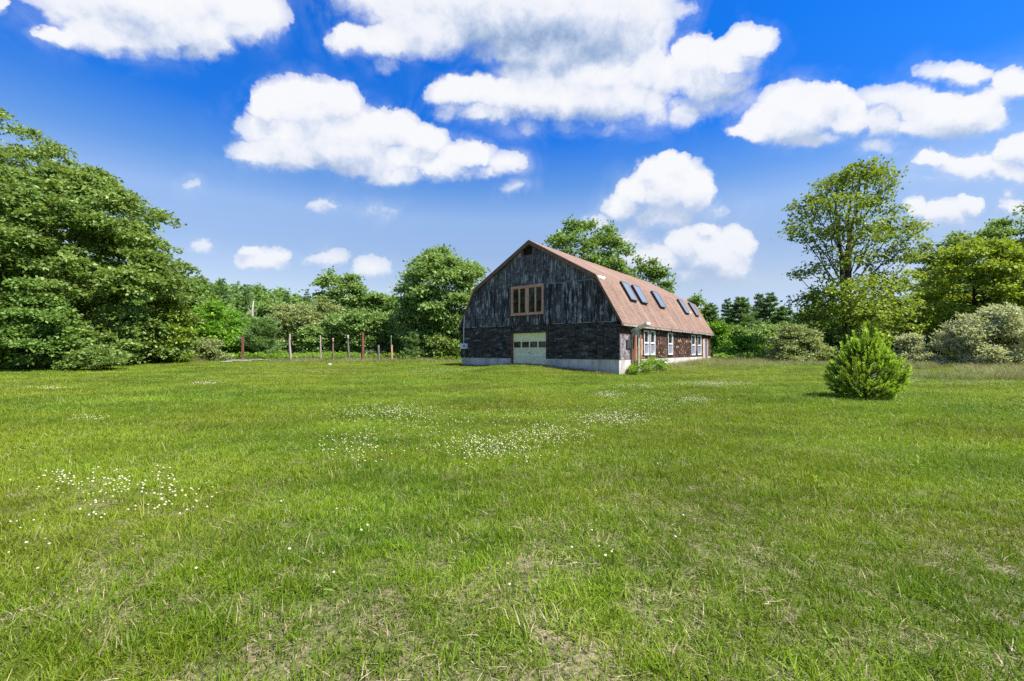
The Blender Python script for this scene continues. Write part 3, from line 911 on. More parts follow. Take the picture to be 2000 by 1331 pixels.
# rake boards following the gambrel
def rake(y0, y1):
    mb = MB()
    for k in range(4):
        (xa, za), (xb, zb_) = prof_out[k], prof_out[k + 1]
        dz = .093
        mb.prism_y([(xa, za - dz), (xb, zb_ - dz), (xb, zb_ - dz - .20), (xa, za - dz - (.14 if k in (0, 3) else .20))] if k < 2 else
                   [(xa, za - dz), (xb, zb_ - dz), (xb, zb_ - dz - (.14 if k == 3 else .2)), (xa, za - dz - .20)], y0, y1)
    # subfascia between the rake board and the wall
    mb.build('rake_board', M['trim_brown'], barn)
rake(-RK + .01, -RK + .05); rake(LB + RK - .05, LB + RK - .01)
mb = MB()
for k in range(4):
    (xa, za), (xb, zb_) = prof_out[k], prof_out[k + 1]
    mb.prism_y([(xa, za - .10), (xb, zb_ - .10), (xb, zb_ - .16), (xa, za - .16)], -RK + .052, LB + RK - .052)
mb.build('roof_deck', M['trim_brown'], barn)
# eave gutter: thin battered fascia with gaps
mb = MB()
y = -RK + .1
rr = random.Random(9)
while y < LB:
    l_ = rr.uniform(1.2, 3.4)
    dz = rr.uniform(-.02, .02)
    mb.box(OV - .02, OV + .055, y, min(y + l_, LB + RK - .1), 2.955 + dz, 3.060 + dz)
    y += l_ + rr.uniform(.03, .35)
mb.build('gutter', M['trim_gutter'], barn)
# roof patches and skylights on the steep sunny slope
sl = Vector((-BI - OV, 0, ZB - ZE)); SL = sl.length; sln = sl / SL
snorm = Vector((sln.z, 0, -sln.x))
def slope_box(mb, y0, y1, t0, t1, h0, h1):
    def P(y, t, h):
        return Vector((OV, y, ZE)) + sl * t + snorm * h
    mb.hull([P(y0, t0, h0), P(y1, t0, h0), P(y1, t1, h0), P(y0, t1, h0)], [P(y0, t0, h1), P(y1, t0, h1), P(y1, t1, h1), P(y0, t1, h1)])
for (a, b) in ((3.2, 4.35), (5.14, 6.36), (9.04, 10.24), (15.70, 16.90), (19.15, 20.28)):
    mb = MB(); slope_box(mb, a, b, .545, .972, -.06, .13)
    s_ = mb.build('skylight', M['curb'], barn)
    mb = MB()
    e = .07; te = e / SL
    slope_box(mb, a - .02, b + .02, .540, .540 + te, .132, .165); slope_box(mb, a - .02, b + .02, .977 - te, .977, .132, .165)
    slope_box(mb, a - .02, a - .02 + e, .540 + te, .977 - te, .132, .165); slope_box(mb, b + .02 - e, b + .02, .540 + te, .977 - te, .132, .165)
    mb.build('frame', M['sky_frame'], s_)
    mb = MB(); slope_box(mb, a + .052, b - .052, .540 + te, .977 - te, .132, .152)
    mb.build('glass', M['glass_sky'], s_)
rr = random.Random(2)
mb = MB()
for i in range(9):
    y0 = rr.uniform(.0, .7); t0 = rr.uniform(.90, .965)
    slope_box(mb, y0, y0 + rr.uniform(.2, .5), t0, t0 + .028, .004 + i * .0015, .010 + i * .0015)
tag(mb.build('roof_patch', M['bare_deck'], barn), 'white patch of bare deck at the front bend of the roof', None)
mb = MB()
for i in range(3):
    y0 = rr.uniform(17.3, 18.1); t0 = rr.uniform(.60, .64)
    slope_box(mb, y0, y0 + rr.uniform(.3, .5), t0, t0 + .03, .004 + i * .0015, .010 + i * .0015)
tag(mb.build('roof_patch', M['bare_deck'], barn), 'small pale patch between the two far skylights', None)
# garage door
gd0, gd1, gz0, gz1 = -7.85, -5.10, .565, 2.70
mb = MB()
yd = .07
nrow, ncol = 4, 4
rh = (gz1 - gz0) / nrow
cw = (gd1 - gd0) / ncol
mb.box(gd0, gd1, yd + .025, yd + .05, gz0, gz1)
wz0, wz1 = gz0 + 2 * rh + .08, gz0 + 3 * rh - .07
door_low = MB()
for r in range(nrow):
    z0 = gz0 + r * rh; z1 = z0 + rh - .012
    tgt = mb if r >= 2 else door_low
    # rails and stiles stand proud of the recessed panels
    tgt.box(gd0, gd1, yd, yd + .024, z0, z0 + .055); tgt.box(gd0, gd1, yd, yd + .024, z1 - .055, z1)
    for c in range(ncol + 1):
        xc = gd0 + c * cw
        xa = max(gd0, xc - .045); xb = min(gd1, xc + .045)
        tgt.box(xa, xb, yd, yd + .024, z0 + .055, z1 - .055)
gdo = mb.build('garage_door', M['cream'], barn)
door_low.box(gd0 + .002, gd1 - .002, yd + .019, yd + .0245, gz0 + .002, gz0 + 2 * rh - .014)
lo = door_low.build('lower_panel', M['cream_dirty'], gdo)
for c in range(4):
    mb = MB(); xa = gd0 + c * cw + .047; xb = gd0 + (c + 1) * cw - .047
    mb.box(xa, xb, yd + .004, yd + .012, gz0 + 2 * rh + .057, gz0 + 3 * rh - .069)
    mb.build('window', M['glass'], gdo)
mb = MB(); mb.box(gd0 + cw * 2 - .03, gd0 + cw * 2 + .03, yd - .03, yd - .001, gz0 + rh * 1.42, gz0 + rh * 1.55); mb.build('handle', M['curb'], gdo)
mb = MB(); mb.box(-7.97, -7.852, -.03, .16, .5, 2.70); mb.box(-7.97, -5.10, .08, .16, 2.702, 2.76)
mb.build('door_jamb', M['dark_red'], barn)
# gable window: four tall casements in a cedar frame
wx0, wx1, wz0, wz1 = -7.88, -5.27, 3.93, 5.90
wroot = MB()
f_ = .11
wroot.box(wx0 - .04, wx1 + .04, -.14, .08, wz1 - f_, wz1 + .02); wroot.box(wx0 - .06, wx1 + .06, -.17, .08, wz0 - .03, wz0 + f_ * .8)
for x0, x1 in ((wx0 - .04, wx0 + .07), (wx1 - .07, wx1 + .04), (-6.66, -6.48)):
    wroot.box(x0, x1, -.135, .08, wz0 + f_ * .8, wz1 - f_)
gw = wroot.build('gable_window', M['cedar'], barn, bevel=.006)
for (a, b) in ((wx0 + .07, -7.22), (-7.22, -6.66), (-6.48, -5.88), (-5.88, wx1 - .07)):
    mb = MB()
    z0, z1 = wz0 + f_ * .8, wz1 - f_
    t_ = .062
    mb.box(a, a + t_, -.10, -.02, z0, z1); mb.box(b - t_, b, -.10, -.02, z0, z1)
    mb.box(a + t_, b - t_, -.10, -.02, z0, z0 + t_); mb.box(a + t_, b - t_, -.10, -.02, z1 - t_, z1)
    mb.build('sash', M['cedar'], gw)
    mb = MB(); mb.box(a + t_, b - t_, -.065, -.055, z0 + t_, z1 - t_); mb.build('pane', M['glass'], gw)
# open gable vent with a pale side board
mb = MB(); mb.box(-7.02, -6.972, -.075, .1, 7.93, 8.62); mb.box(-6.972, -6.12, -.065, .1, 7.925, 7.968); mb.box(-6.158, -6.12, -.065, .1, 7.97, 8.6)
vent = mb.build('vent_opening', M['trim_brown'], barn)
mb = MB(); mb.box(-7.1, -6.0, .18, .22, 7.8, 8.7); mb.build('vent_dark_sheet', M['dark'], vent)  # near-black sheet added to paint the unlit interior seen through the vent
# side windows
def side_window(a, b, z0, z1):
    mb = MB(); t_ = .085
    mb.box(-.05, .085, a, a + t_, z0, z1); mb.box(-.05, .085, b - t_, b, z0, z1)
    mb.box(-.05, .085, a + t_, b - t_, z1 - t_, z1); mb.box(-.05, .095, a + t_, b - t_, z0, z0 + t_)
    w_ = mb.build('window', M['white_paint'], barn)
    zm = (z0 + z1) / 2
    mb = MB(); mb.box(-.02, .06, a + t_, b - t_, zm - .05, zm + .05)
    s2 = .045
    for (q0, q1, xo) in ((z0 + t_, zm - .05, 0), (zm + .05, z1 - t_, .012)):
        mb.box(-.01 + xo, .03 + xo, a + t_, a + t_ + s2, q0, q1); mb.box(-.01 + xo, .03 + xo, b - t_ - s2, b - t_, q0, q1)
    mb.build('sash', M['white_paint'], w_)
    mb = MB(); mb.box(-.004, .004, a + t_ + s2, b - t_ - s2, z0 + t_, zm - .05); mb.build('pane', M['glass_hazed'], w_)
    mb = MB(); mb.box(-.004, .004, a + t_ + s2, b - t_ - s2, zm + .05, z1 - t_); mb.build('pane', M['glass'], w_)
for w4 in WINS:
    side_window(*w4)
mb = MB(); mb.box(.031, .07, 4.79, 5.01, 1.15, 2.87); mb.build('window_mullion', M['dark_red'], barn)
# entry door near the corner and its little hood on an arched cheek panel
mb = MB(); mb.box(-.06, -.01, 2.60, 3.30, .50, 2.72)
d1 = mb.build('side_door', M['dark_red'], barn)
mb = MB(); mb.box(-.008, .004, 2.72, 3.18, 1.75, 2.5); mb.build('pane', M['glass'], d1)
mb = MB(); mb.box(-.08, .05, 2.50, 2.60, .35, 2.75); mb.box(-.08, .05, 3.30, 3.40, .35, 2.75); mb.box(-.08, .05, 2.60, 3.30, 2.722, 2.80); mb.build('door_frame', M['orange_wood'], barn)
# cheek panel: a flat board standing out from the wall with an arched opening
def cheek(y, xin, xout, z0, z1):
    mb = MB(); w2 = (xout - xin); cx = (xin + xout) / 2; r = w2 * .36; zs = z1 - .30 - r; zl = z0 + 1.0
    pts = [(cx + r * math.cos(t), zs + r * 1.3 * math.sin(t)) for t in np.linspace(0, math.pi, 9)]
    mb.prism_y([(cx + r, z0), (xout, z0), (xout, z1), (cx + r, z1)], y, y + .05)
    mb.prism_y([(xin, z0), (cx - r, z0), (cx - r, z1), (xin, z1)], y, y + .05)
    for p0, p1 in zip(pts, pts[1:]):
        mb.prism_y([p1, p0, (p0[0], z1), (p1[0], z1)], y, y + .05)
    return mb
ho = None
mb = MB()
# tilted hood slab reaching out from the wall
mb.hull([(.03, 1.75, 2.66), (1.02, 1.75, 3.08), (1.02, 2.35, 3.08), (.03, 2.35, 2.66)], [(.03, 1.75, 2.80), (1.02, 1.75, 3.22), (1.02, 2.35, 3.22), (.03, 2.35, 2.80)])
ho = mb.build('entry_hood', M['white_paint'], barn)
cheek(1.80, .035, .50, .25, 2.71).build('arched_panel', M['pale_panel'], ho)
mb = MB(); mb.box(.41, .49, 1.86, 1.95, .15, 2.72); mb.build('post', M['pale_panel'], ho)
mb = MB(); mb.box(.032, .05, 1.86, 2.48, .3, 2.6); mb.build('shingle_panel', M['dark_red'], ho)
mb = MB(); mb.box(.031, .10, .96, 1.60, 1.62, 2.15); mb.build('dark_wall_box', M['curb'], barn)  # plain dark box on the wall near the corner
mb = MB()
for (z0, z1, y0) in ((1.2, 1.55, 3.44), (1.5, 2.0, 3.50), (1.9, 2.25, 3.45)):
    mb.box(.031, .045, y0, y0 + .22, z0, z1)
mb.build('bare_strip', M['orange_wood'], barn)
# far door
mb = MB(); mb.box(-.06, -.01, 19.3, 20.7, .45, 2.5); fd = mb.build('side_door', M['glass_hazed'], barn)
mb = MB(); mb.box(-.08, .06, 19.0, 19.5, .3, 2.66); mb.box(-.08, .05, 20.7, 20.98, .3, 2.66); mb.box(-.08, .05, 19.5, 20.7, 2.5, 2.66)
mb.build('door_frame', M['orange_wood'], barn)
mb = MB(); mb.box(.061, .075, 19.28, 19.5, .5, 2.6); mb.build('door_trim', M['white_paint'], barn)
# electric service: conduit and meter box on the left corner
mb = MB()
mb.tube([(-11.45, -.10, 5.95), (-11.55, -.12, 5.75), (-12.05, -.13, 4.9), (-12.36, -.13, 4.1), (-12.44, -.12, 3.2), (-12.46, -.12, 2.05)], .04, 8)
mb.build('conduit', M['pipe'], barn, smooth=True)
mb = MB(); mb.box(-12.74, -12.08, -.24, -.04, 1.62, 2.03)
bx = mb.build('meter_box', M['box_grey'], barn, bevel=.02)
mb = MB(); mb.tube([(-12.28, -.235, 1.84), (-12.28, -.30, 1.84)], .07, 12); mb.build('meter_dial', M['curb'], bx)
mb = MB(); mb.box(-12.70, -12.15, -.20, -.04, 1.12, 1.56); mb.build('switch_box', M['curb'], bx, bevel=.015)
mb = MB(); mb.tube([(-12.36, -.10, 1.60), (-12.33, -.24, 1.35), (-12.40, -.12, 1.02), (-12.40, -.08, .5)], .014, 6); mb.build('cable', M['pipe'], bx)

# ------------------------------------------------------------------ ground sheet
def build_ground():
    u = np.linspace(-1, 1, 261)
    xs = np.sinh(u * 4.6) / math.sinh(4.6) * 700
    v = np.linspace(0, 1, 231)
    ys = np.concatenate([np.linspace(-600, -30, 30)[:-1], -25 + (np.sinh(v * 4.2) / math.sinh(4.2)) * 725])
    X, Yg = np.meshgrid(xs, ys)
    Z = ground(X, Yg)
    nx, ny = len(xs), len(ys)
    V = np.stack([X, Yg, Z], -1).reshape(-1, 3)
    i = np.arange(ny - 1)[:, None] * nx + np.arange(nx - 1)[None]
    F = np.stack([i, i + 1, i + 1 + nx, i + nx], -1).reshape(-1)
    me = mesh_np('ground', V, F, 4, M['ground'], smooth=True)
    o = link(bpy.data.objects.new('ground', me))
    o['kind'] = 'structure'
build_ground()

# ------------------------------------------------------------------ scattered grass (one object of kind stuff each)
def make_tufts(prefix, mat, n_var, blades, radius, hmin, hmax, width, seed, bend=.6, seedhead=False):
    coll = bpy.data.collections.new(prefix)
    rng = np.random.default_rng(seed)
    for k in range(n_var):
        n = blades
        a = rng.uniform(0, 6.283, n); r = radius * np.sqrt(rng.uniform(0, 1, n))
        base = np.stack([np.cos(a) * r, np.sin(a) * r, np.full(n, -.01)], 1)
        h = rng.uniform(hmin, hmax, n) * rng.choice([.7, 1, 1, 1.15], n)
        b = rng.uniform(0, 6.283, n)
        lean = np.minimum(np.abs(rng.normal(size=n)) * bend * .8 + .10, 1.5)
        dv = np.stack([np.cos(b), np.sin(b), np.zeros(n)], 1)
        sv = np.stack([-np.sin(b), np.cos(b), np.zeros(n)], 1)
        tw = rng.normal(size=n) * .9
        sv = sv * np.cos(tw)[:, None] + dv * np.sin(tw)[:, None]
        w = width * rng.uniform(.7, 1.4, n)
        tint = rng.uniform(0, 1, n)
        V, F, T, A = [], [], [], []
        levels = [(0, 1.0), (.38, .95), (.72, .65), (1.0, .12)]
        pts = []
        for t, ws in levels:
            p = base + dv * (lean * h * t ** 1.8)[:, None] + np.array([0, 0, 1.0]) * (h * t * (1 - .35 * lean * t))[:, None]
            pts.append((p - sv * (w * ws / 2)[:, None], p + sv * (w * ws / 2)[:, None]))
        VV = np.stack([q for pr in pts for q in pr], 1)      # n, 8, 3
        base_i = np.arange(n)[:, None] * 8
        FF = np.concatenate([base_i + np.array([2 * j, 2 * j + 1, 2 * j + 3, 2 * j + 2]) for j in range(3)], 1).reshape(-1)
        al = np.tile(np.array([0, 0, .38, .38, .72, .72, 1, 1]), n)
        me = mesh_np(prefix, VV.reshape(-1, 3), FF, 4, mat, {'tint': ('FACE', np.repeat(tint, 3)), 'along': ('POINT', al)})
        coll.objects.link(bpy.data.objects.new('tuft', me))
    return coll
def scatter(name, P, rot, scl, idx, coll, label, cat):
    me = bpy.data.meshes.new(name)
    n = len(P)
    me.vertices.add(n)
    me.vertices.foreach_set('co', np.asarray(P, np.float32).ravel())
    a = me.attributes.new('rot', 'FLOAT_VECTOR', 'POINT'); a.data.foreach_set('vector', np.asarray(rot, np.float32).ravel())
    a = me.attributes.new('scl', 'FLOAT_VECTOR', 'POINT'); a.data.foreach_set('vector', np.asarray(scl, np.float32).ravel())
    a = me.attributes.new('idx', 'INT', 'POINT'); a.data.foreach_set('value', np.asarray(idx, np.int32))
    o = link(bpy.data.objects.new(name, me))
    t = bpy.data.node_groups.new(name, 'GeometryNodeTree')
    t.interface.new_socket('Geometry', in_out='INPUT', socket_type='NodeSocketGeometry')
    t.interface.new_socket('Geometry', in_out='OUTPUT', socket_type='NodeSocketGeometry')
    gi = t.nodes.new('NodeGroupInput'); go = t.nodes.new('NodeGroupOutput')
    ip = t.nodes.new('GeometryNodeInstanceOnPoints')
    ci = t.nodes.new('GeometryNodeCollectionInfo')
    ci.inputs['Collection'].default_value = coll
    ci.inputs['Separate Children'].default_value = True
    ci.inputs['Reset Children'].default_value = True
    t.links.new(gi.outputs[0], ip.inputs['Points'])
    t.links.new(ci.outputs[0], ip.inputs['Instance'])
    ip.inputs['Pick Instance'].default_value = True
    for nm, typ, sock in (('idx', 'INT', 'Instance Index'), ('rot', 'FLOAT_VECTOR', 'Rotation'), ('scl', 'FLOAT_VECTOR', 'Scale')):
        na = t.nodes.new('GeometryNodeInputNamedAttribute'); na.data_type = typ; na.inputs[0].default_value = nm
        t.links.new(na.outputs[0], ip.inputs[sock])
    t.links.new(ip.outputs[0], go.inputs[0])
    md = o.modifiers.new('scatter', 'NODES'); md.node_group = t
    tag(o, label, cat, None, 'stuff')
    return o
CT, ST = math.cos(TH), math.sin(TH)
def in_barn(x, y, m=0.05):
    dx, dy = x - 6.292, y - 25.403
    lx = CT * dx - ST * dy; ly = ST * dx + CT * dy
    return (lx > -W - m) & (lx < m) & (ly > -m) & (ly < LB + m)
def wedge(rng, r0, r1, dens, ha=54):
    """random points in a slightly over-wide view wedge between two distances"""
    h = math.radians(ha)
    n = int(dens * h * (r1 * r1 - r0 * r0))
    r = np.sqrt(rng.uniform(r0 * r0, r1 * r1, n)); a = rng.uniform(-h, h, n)
    return r * np.sin(a), r * np.cos(a)
def vnoise(x, y, s, seed=0):
    """cheap smooth noise for density"""
    v = 0
    for k, (f, a) in enumerate(((1, 1), (2.1, .5), (4.3, .3))):
        v = v + a * np.sin(x * s * f + seed * 1.7 + k * 2.1 + 1.3 * np.sin(y * s * f * .8 + seed)) * np.sin(y * s * f * 1.1 - seed * .9 + 1.1 * np.sin(x * s * f * .7))
    return v / 1.8
def build_lawn():
    rng = np.random.default_rng(11)
    fine = make_tufts('fine_tufts', M['blade'], 10, 44, .15, .05, .120, .0060, 3, .8)
    Xs, Ys, S, I = [], [], [], []
    for (r0, r1, dens, s) in ((1.2, 5, 210, .72), (5, 9, 150, .80), (9, 15, 75, 1.0), (15, 26, 26, 1.5), (26, 48, 9, 2.0), (48, 75, 2.6, 3.0)):
        x, y = wedge(rng, r0, r1, dens)
        thin = vnoise(x, y, 1.9, 2) + .6 * vnoise(x, y, .7, 5) + .35 * rng.normal(size=len(x))
        nearf = np.clip((7.0 - np.hypot(x, y)) / 4.0, 0, 1)
        keep = ~((thin > .55 - .25 * nearf) & (rng.uniform(size=len(x)) < .75 * nearf)) & ~in_barn(x, y)
        x, y = x[keep], y[keep]
        Xs.append(x); Ys.append(y); S.append(s * rng.uniform(.75, 1.25, len(x)) * (1 + .16 * vnoise(x, y, .8, 9)))
    x = np.concatenate(Xs); y = np.concatenate(Ys); s = np.concatenate(S)
    n = len(x)
    rot = np.stack([rng.normal(size=n) * .10, rng.normal(size=n) * .10, rng.uniform(0, 6.283, n)], 1)
    dist = np.hypot(x, y)
    # tall enough to read, never taller than a mown lawn
    hz = np.where(dist > 15, .8 / np.maximum(s, 1e-3) ** .8, .88) * rng.uniform(.75, 1.25, n) * (1 + .2 * vnoise(x, y, 1.6, 3))
    scl = np.stack([s, s, s * hz], 1)
    scatter('lawn_grass', np.stack([x, y, ground(x, y)], 1), rot, scl, rng.integers(0, 10, n), fine, 'mown green lawn grass covering the field in front of the barn', 'grass')
    # longer coarse blades standing out of the lawn
    coarse = make_tufts('coarse_tufts', M['blade'], 6, 7, .07, .10, .20, .0075, 5, .7)
    Xs, Ys, S = [], [], []
    for (r0, r1, dens, s) in ((1.2, 6, 14, .9), (6, 14, 8, 1.0), (14, 26, 2.5, 1.2)):
        x, y = wedge(rng, r0, r1, dens)
        k = ((vnoise(x, y, .9, 7) + .6 * rng.normal(size=len(x))) > .1) & ~in_barn(x, y)
        Xs.append(x[k]); Ys.append(y[k]); S.append(s * rng.uniform(.6, 1.2, k.sum()))
    x = np.concatenate(Xs); y = np.concatenate(Ys); s = np.concatenate(S); n = len(x)
    rot = np.stack([rng.normal(size=n) * .15, rng.normal(size=n) * .15, rng.uniform(0, 6.283, n)], 1)
    scatter('coarse_grass', np.stack([x, y, ground(x, y)], 1), rot, np.stack([s, s, s], 1), rng.integers(0, 6, n), coarse, 'longer coarse grass blades standing out of the mown lawn', 'grass')
build_lawn()
def pxX(px, Y):
    return (px - 1000) / FPX * Y
def build_thatch():
    """dead grass lying between the living blades close to the camera"""
    rng = np.random.default_rng(15)
    dead = make_tufts('thatch_tufts', M['thatch'], 6, 26, .10, .03, .065, .0040, 9, 2.6)
    Xs, Ys = [], []
    for (r0, r1, dens) in ((1.2, 4.5, 85), (4.5, 8, 42), (8, 13, 12)):
        x, y = wedge(rng, r0, r1, dens)
        k = (vnoise(x, y, 1.9, 2) + .6 * vnoise(x, y, .7, 5) + .45 * rng.normal(size=len(x))) > .05
        Xs.append(x[k]); Ys.append(y[k])
    x = np.concatenate(Xs); y = np.concatenate(Ys); n = len(x)
    rot = np.stack([rng.normal(size=n) * .2, rng.normal(size=n) * .2, rng.uniform(0, 6.283, n)], 1)
    sc = rng.uniform(.6, 1.2, n)
    scatter('dead_thatch', np.stack([x, y, ground(x, y) + .004], 1), rot, np.stack([sc, sc, sc * .35], 1), rng.integers(0, 6, n), dead, 'dry straw coloured thatch lying between the green blades in the foreground', 'thatch')
build_thatch()
def build_meadow():
    """unmown tall grass: behind the posts, right edge, along the sunny wall"""
    rng = np.random.default_rng(21)
    tall = make_tufts('tall_tufts', M['blade_tall'], 8, 34, .30, .35, .75, .012, 8, .7)
    Xs, Ys, S = [], [], []
    def band(px0, px1, Y0, Y1, dens, s0, s1, thr=-.3):
        n = int(dens * (pxX(px1, Y1) - pxX(px0, Y1)) * (Y1 - Y0))
        Y = rng.uniform(Y0, Y1, n); p = rng.uniform(px0, px1, n)
        X = (p - 1000) / FPX * Y
        k = (vnoise(X, Y, .5, 4) > thr) & ~in_barn(X, Y, .3)
        Xs.append(X[k]); Ys.append(Y[k]); S.append(rng.uniform(s0, s1, k.sum()))
    band(-120, 350, 41, 60, 2, .5, .9)
    band(350, 900, 38.5, 43, 7, .35, .75, -.1)
    band(350, 900, 43, 60, 3.5, .6, 1.1)
    band(1385, 2150, 31.5, 36, 6, .35, .8, -.2)
    band(1385, 1560, 36, 60, 3, .5, .9)
    band(1700, 2150, 20.5, 31.5, 8, .45, .9, -.15)
    # along the sunny wall and the foot of the gable
    for (ly, lx, n, s0, s1) in ((11, .55, 420, .35, .7),):
        l = rng.uniform(3.5, 22, n); o_ = np.abs(rng.normal(size=n)) * .5 + .1
        Xs.append(6.292 + CT * o_ + ST * l); Ys.append(25.403 - ST * o_ + CT * l); S.append(rng.uniform(s0, s1, n))
    n = 260
    l = rng.uniform(-12.7, -.1, n); o_ = -np.abs(rng.normal(size=n)) * .15 - .08
    Xs.append(6.292 + CT * l + ST * o_); Ys.append(25.403 - ST * l + CT * o_); S.append(rng.uniform(.15, .34, n))
    x = np.concatenate(Xs); y = np.concatenate(Ys); s = np.concatenate(S); n = len(x)
    rot = np.stack([rng.normal(size=n) * .12, rng.normal(size=n) * .12, rng.uniform(0, 6.283, n)], 1)
    scatter('meadow_grass', np.stack([x, y, ground(x, y)], 1), rot, np.stack([s * 1.2, s * 1.2, s], 1), rng.integers(0, 8, n), tall, 'tall unmown pale meadow grass round the edges of the lawn', 'tall grass')
build_meadow()
def build_fern_beds():
    """low bright leafy ground cover"""
    rng = np.random.default_rng(31)
    P, D, Nn, L, T = [], [], [], [], []
    def bed(px0, px1, Y0, Y1, n, h, size):
        Y = rng.uniform(Y0, Y1, n); X = (rng.uniform(px0, px1, n) - 1000) / FPX * Y
        k = ~in_barn(X, Y, .3); X, Y = X[k], Y[k]; n = len(X)
        hh = h * (.62 + .45 * vnoise(X, Y, .9, 6) + .2 * vnoise(X, Y, 2.3, 2))
        z = ground(X, Y) + hh * rng.uniform(.15, 1, n) ** .6
        P.append(np.stack([X, Y, z], 1)); d = unit(rng, n); d[:, 2] = np.abs(d[:, 2]) * .5; D.append(d)
        Nn.append(np.array([0, -.2, 1.0]) + rng.normal(size=(n, 3)) * .5); L.append(size * rng.uniform(.6, 1.4, n)); T.append(np.clip(.5 + .3 * vnoise(X, Y, .8, 1) + rng.normal(size=n) * .15, 0, 1))
    bed(575, 800, 43, 48.5, 7000, .80, .22)
    bed(445, 580, 42, 46, 3500, .9, .24)
    bed(360, 560, 47, 56, 5000, 1.1, .28)
    bed(1392, 1500, 42, 54, 6500, 1.0, .26)
    bed(1380, 1640, 48, 66, 7000, 2.2, .32)
    bed(780, 900, 41, 46, 2500, .6, .2)
    Pn = np.concatenate(P); Ln = np.concatenate(L)
    V, t = leaf_quads(Pn, np.concatenate(D), np.concatenate(Nn), Ln, Ln * .55, np.concatenate(T))
    me = mesh_np('ground_cover', V, np.arange(len(V)), 4, M['fern'], {'tint': ('FACE', t)})
    tag(link(bpy.data.objects.new('ground_cover', me)), 'bright green leafy ground cover growing behind the posts and beside the barn', 'undergrowth', None, 'stuff')
build_fern_beds()
def build_clover():
    rng = np.random.default_rng(41)
    # patches given as column and row of the photograph, put back on the lawn
    patches = [(230, 962, 175, 26, 90), (350, 995, 80, 26, 34), (120, 955, 60, 20, 22), (180, 1015, 60, 22, 12), (760, 812, 110, 16, 210), (700, 880, 90, 30, 90), (830, 835, 100, 22, 60),
               (960, 885, 110, 26, 230), (1070, 860, 80, 16, 120), (1200, 826, 80, 16, 260), (1040, 820, 200, 30, 120), (1185, 777, 35, 7, 110), (1400, 754, 80, 5, 260), (1290, 790, 110, 16, 110), (1360, 787, 40, 6, 90), (850, 727, 70, 4, 150), (1400, 722, 60, 2.5, 110), (1250, 758, 50, 4, 60),
               (405, 752, 30, 3, 60), (170, 824, 30, 4, 22), (100, 762, 40, 3, 40), (1520, 716, 60, 2, 90), (1880, 752, 120, 4, 110), (1780, 745, 30, 3, 60), (60, 1080, 60, 70, 9), (1000, 1060, 900, 120, 14), (1200, 1110, 120, 20, 5), (640, 730, 60, 3, 40), (1650, 730, 60, 3, 40)]
    Vb, Fb = [], []
    # one flower head: a rough ball of florets
    ico = bmesh.new(); bmesh.ops.create_icosphere(ico, subdivisions=1, radius=1.0)
    hv = np.array([v.co[:] for v in ico.verts]); hf = np.array([[v.index for v in f.verts] for f in ico.faces]); ico.free()
    C = []
    for (px, py, rx, ry, n) in patches:
        n = int(n * (1.6 if py < 900 else 1.15)); ry = ry * 1.15
        for _ in range(n):
            a, b = rng.normal() * .5, rng.normal() * .5
            x_, y_ = px + a * rx, py + b * ry
            k = (y_ - HPX) / FPX
            if k < .012: continue
            Y = 1.45 / k
            for _ in range(4):
                X = (x_ - 1000) / FPX * Y; Y = (CAMZ - gz(X, Y)) / k
            if Y > 60 or in_barn(np.array(X), np.array(Y)): continue
            C.append((X, Y, .0112 if Y < 8 else (.0120 if Y < 14 else .0155)))
    C = np.array(C); n = len(C)
    z = ground(C[:, 0], C[:, 1]) + rng.uniform(.085, .135, n) * np.where(C[:, 1] > 14, .9, 1)
    r = C[:, 2] * rng.uniform(.50, 1.15, n)
    jit = 1 + rng.normal(size=(n, len(hv), 1)) * .12
    V = hv[None] * r[:, None, None] * np.array([1, 1, .85]) * jit + np.stack([C[:, 0], C[:, 1], z], 1)[:, None, :]
    F = hf[None] + (np.arange(n) * len(hv))[:, None, None]
    me = mesh_np('clover_flowers', V.reshape(-1, 3), F.reshape(-1), 3, M['flower'])
    tag(link(bpy.data.objects.new('clover_flowers', me)), 'patches of small white clover flowers dotted over the lawn', 'clover', None, 'stuff')
build_clover()

# ------------------------------------------------------------------ trees
# huge leafy oaks at the left edge
tree('oak_tree', 'tallest dark green tree at the left edge, cut by the frame', 'tree', -60, 42, 205, 215, 'full', 'leaf_oak', .04, 230, 62000, .235, (.09, .16), 101, None, .48, .55, droop=.45, twig=12)
tree('oak_tree', 'huge rounded dark tree on the left with foliage sweeping down to the lawn', 'tree', 160, 36, 335, 200, 'full', 'leaf_oak', .005, 420, 135000, .225, (.085, .155), 102, None, .50, .45, droop=.40, twig=12)
tree('oak_tree', 'tree shoulder rising between the tallest left tree and the rounded one', 'tree', 85, 43, 262, 125, 'full', 'leaf_oak', .05, 130, 30000, .235, (.11, .20), 103, None, .5, .5, droop=.45)
bush('leafy_shrub', 'lighter green leafy shrub under the big left trees at the frame edge', 'shrub', 50, 28.6, 548, 100, 'leaf_wood', 104, 20000, .17, 90, None, .5, .6, .3, br=(.09, .20))
bush('leafy_shrub', 'low green shrub hugging the foot of the rounded left tree', 'shrub', 200, 28.8, 676, 60, 'leaf_oak', 105, 4000, .15, 30, None, .5, .6, .3)
tree('small_tree', 'yellowish low tree against the right flank of the rounded left tree', 'tree', 330, 37.5, 585, 52, 'full', 'leaf_maple', .01, 45, 9000, .19, (.2, .32), 106, None, .6, .5)

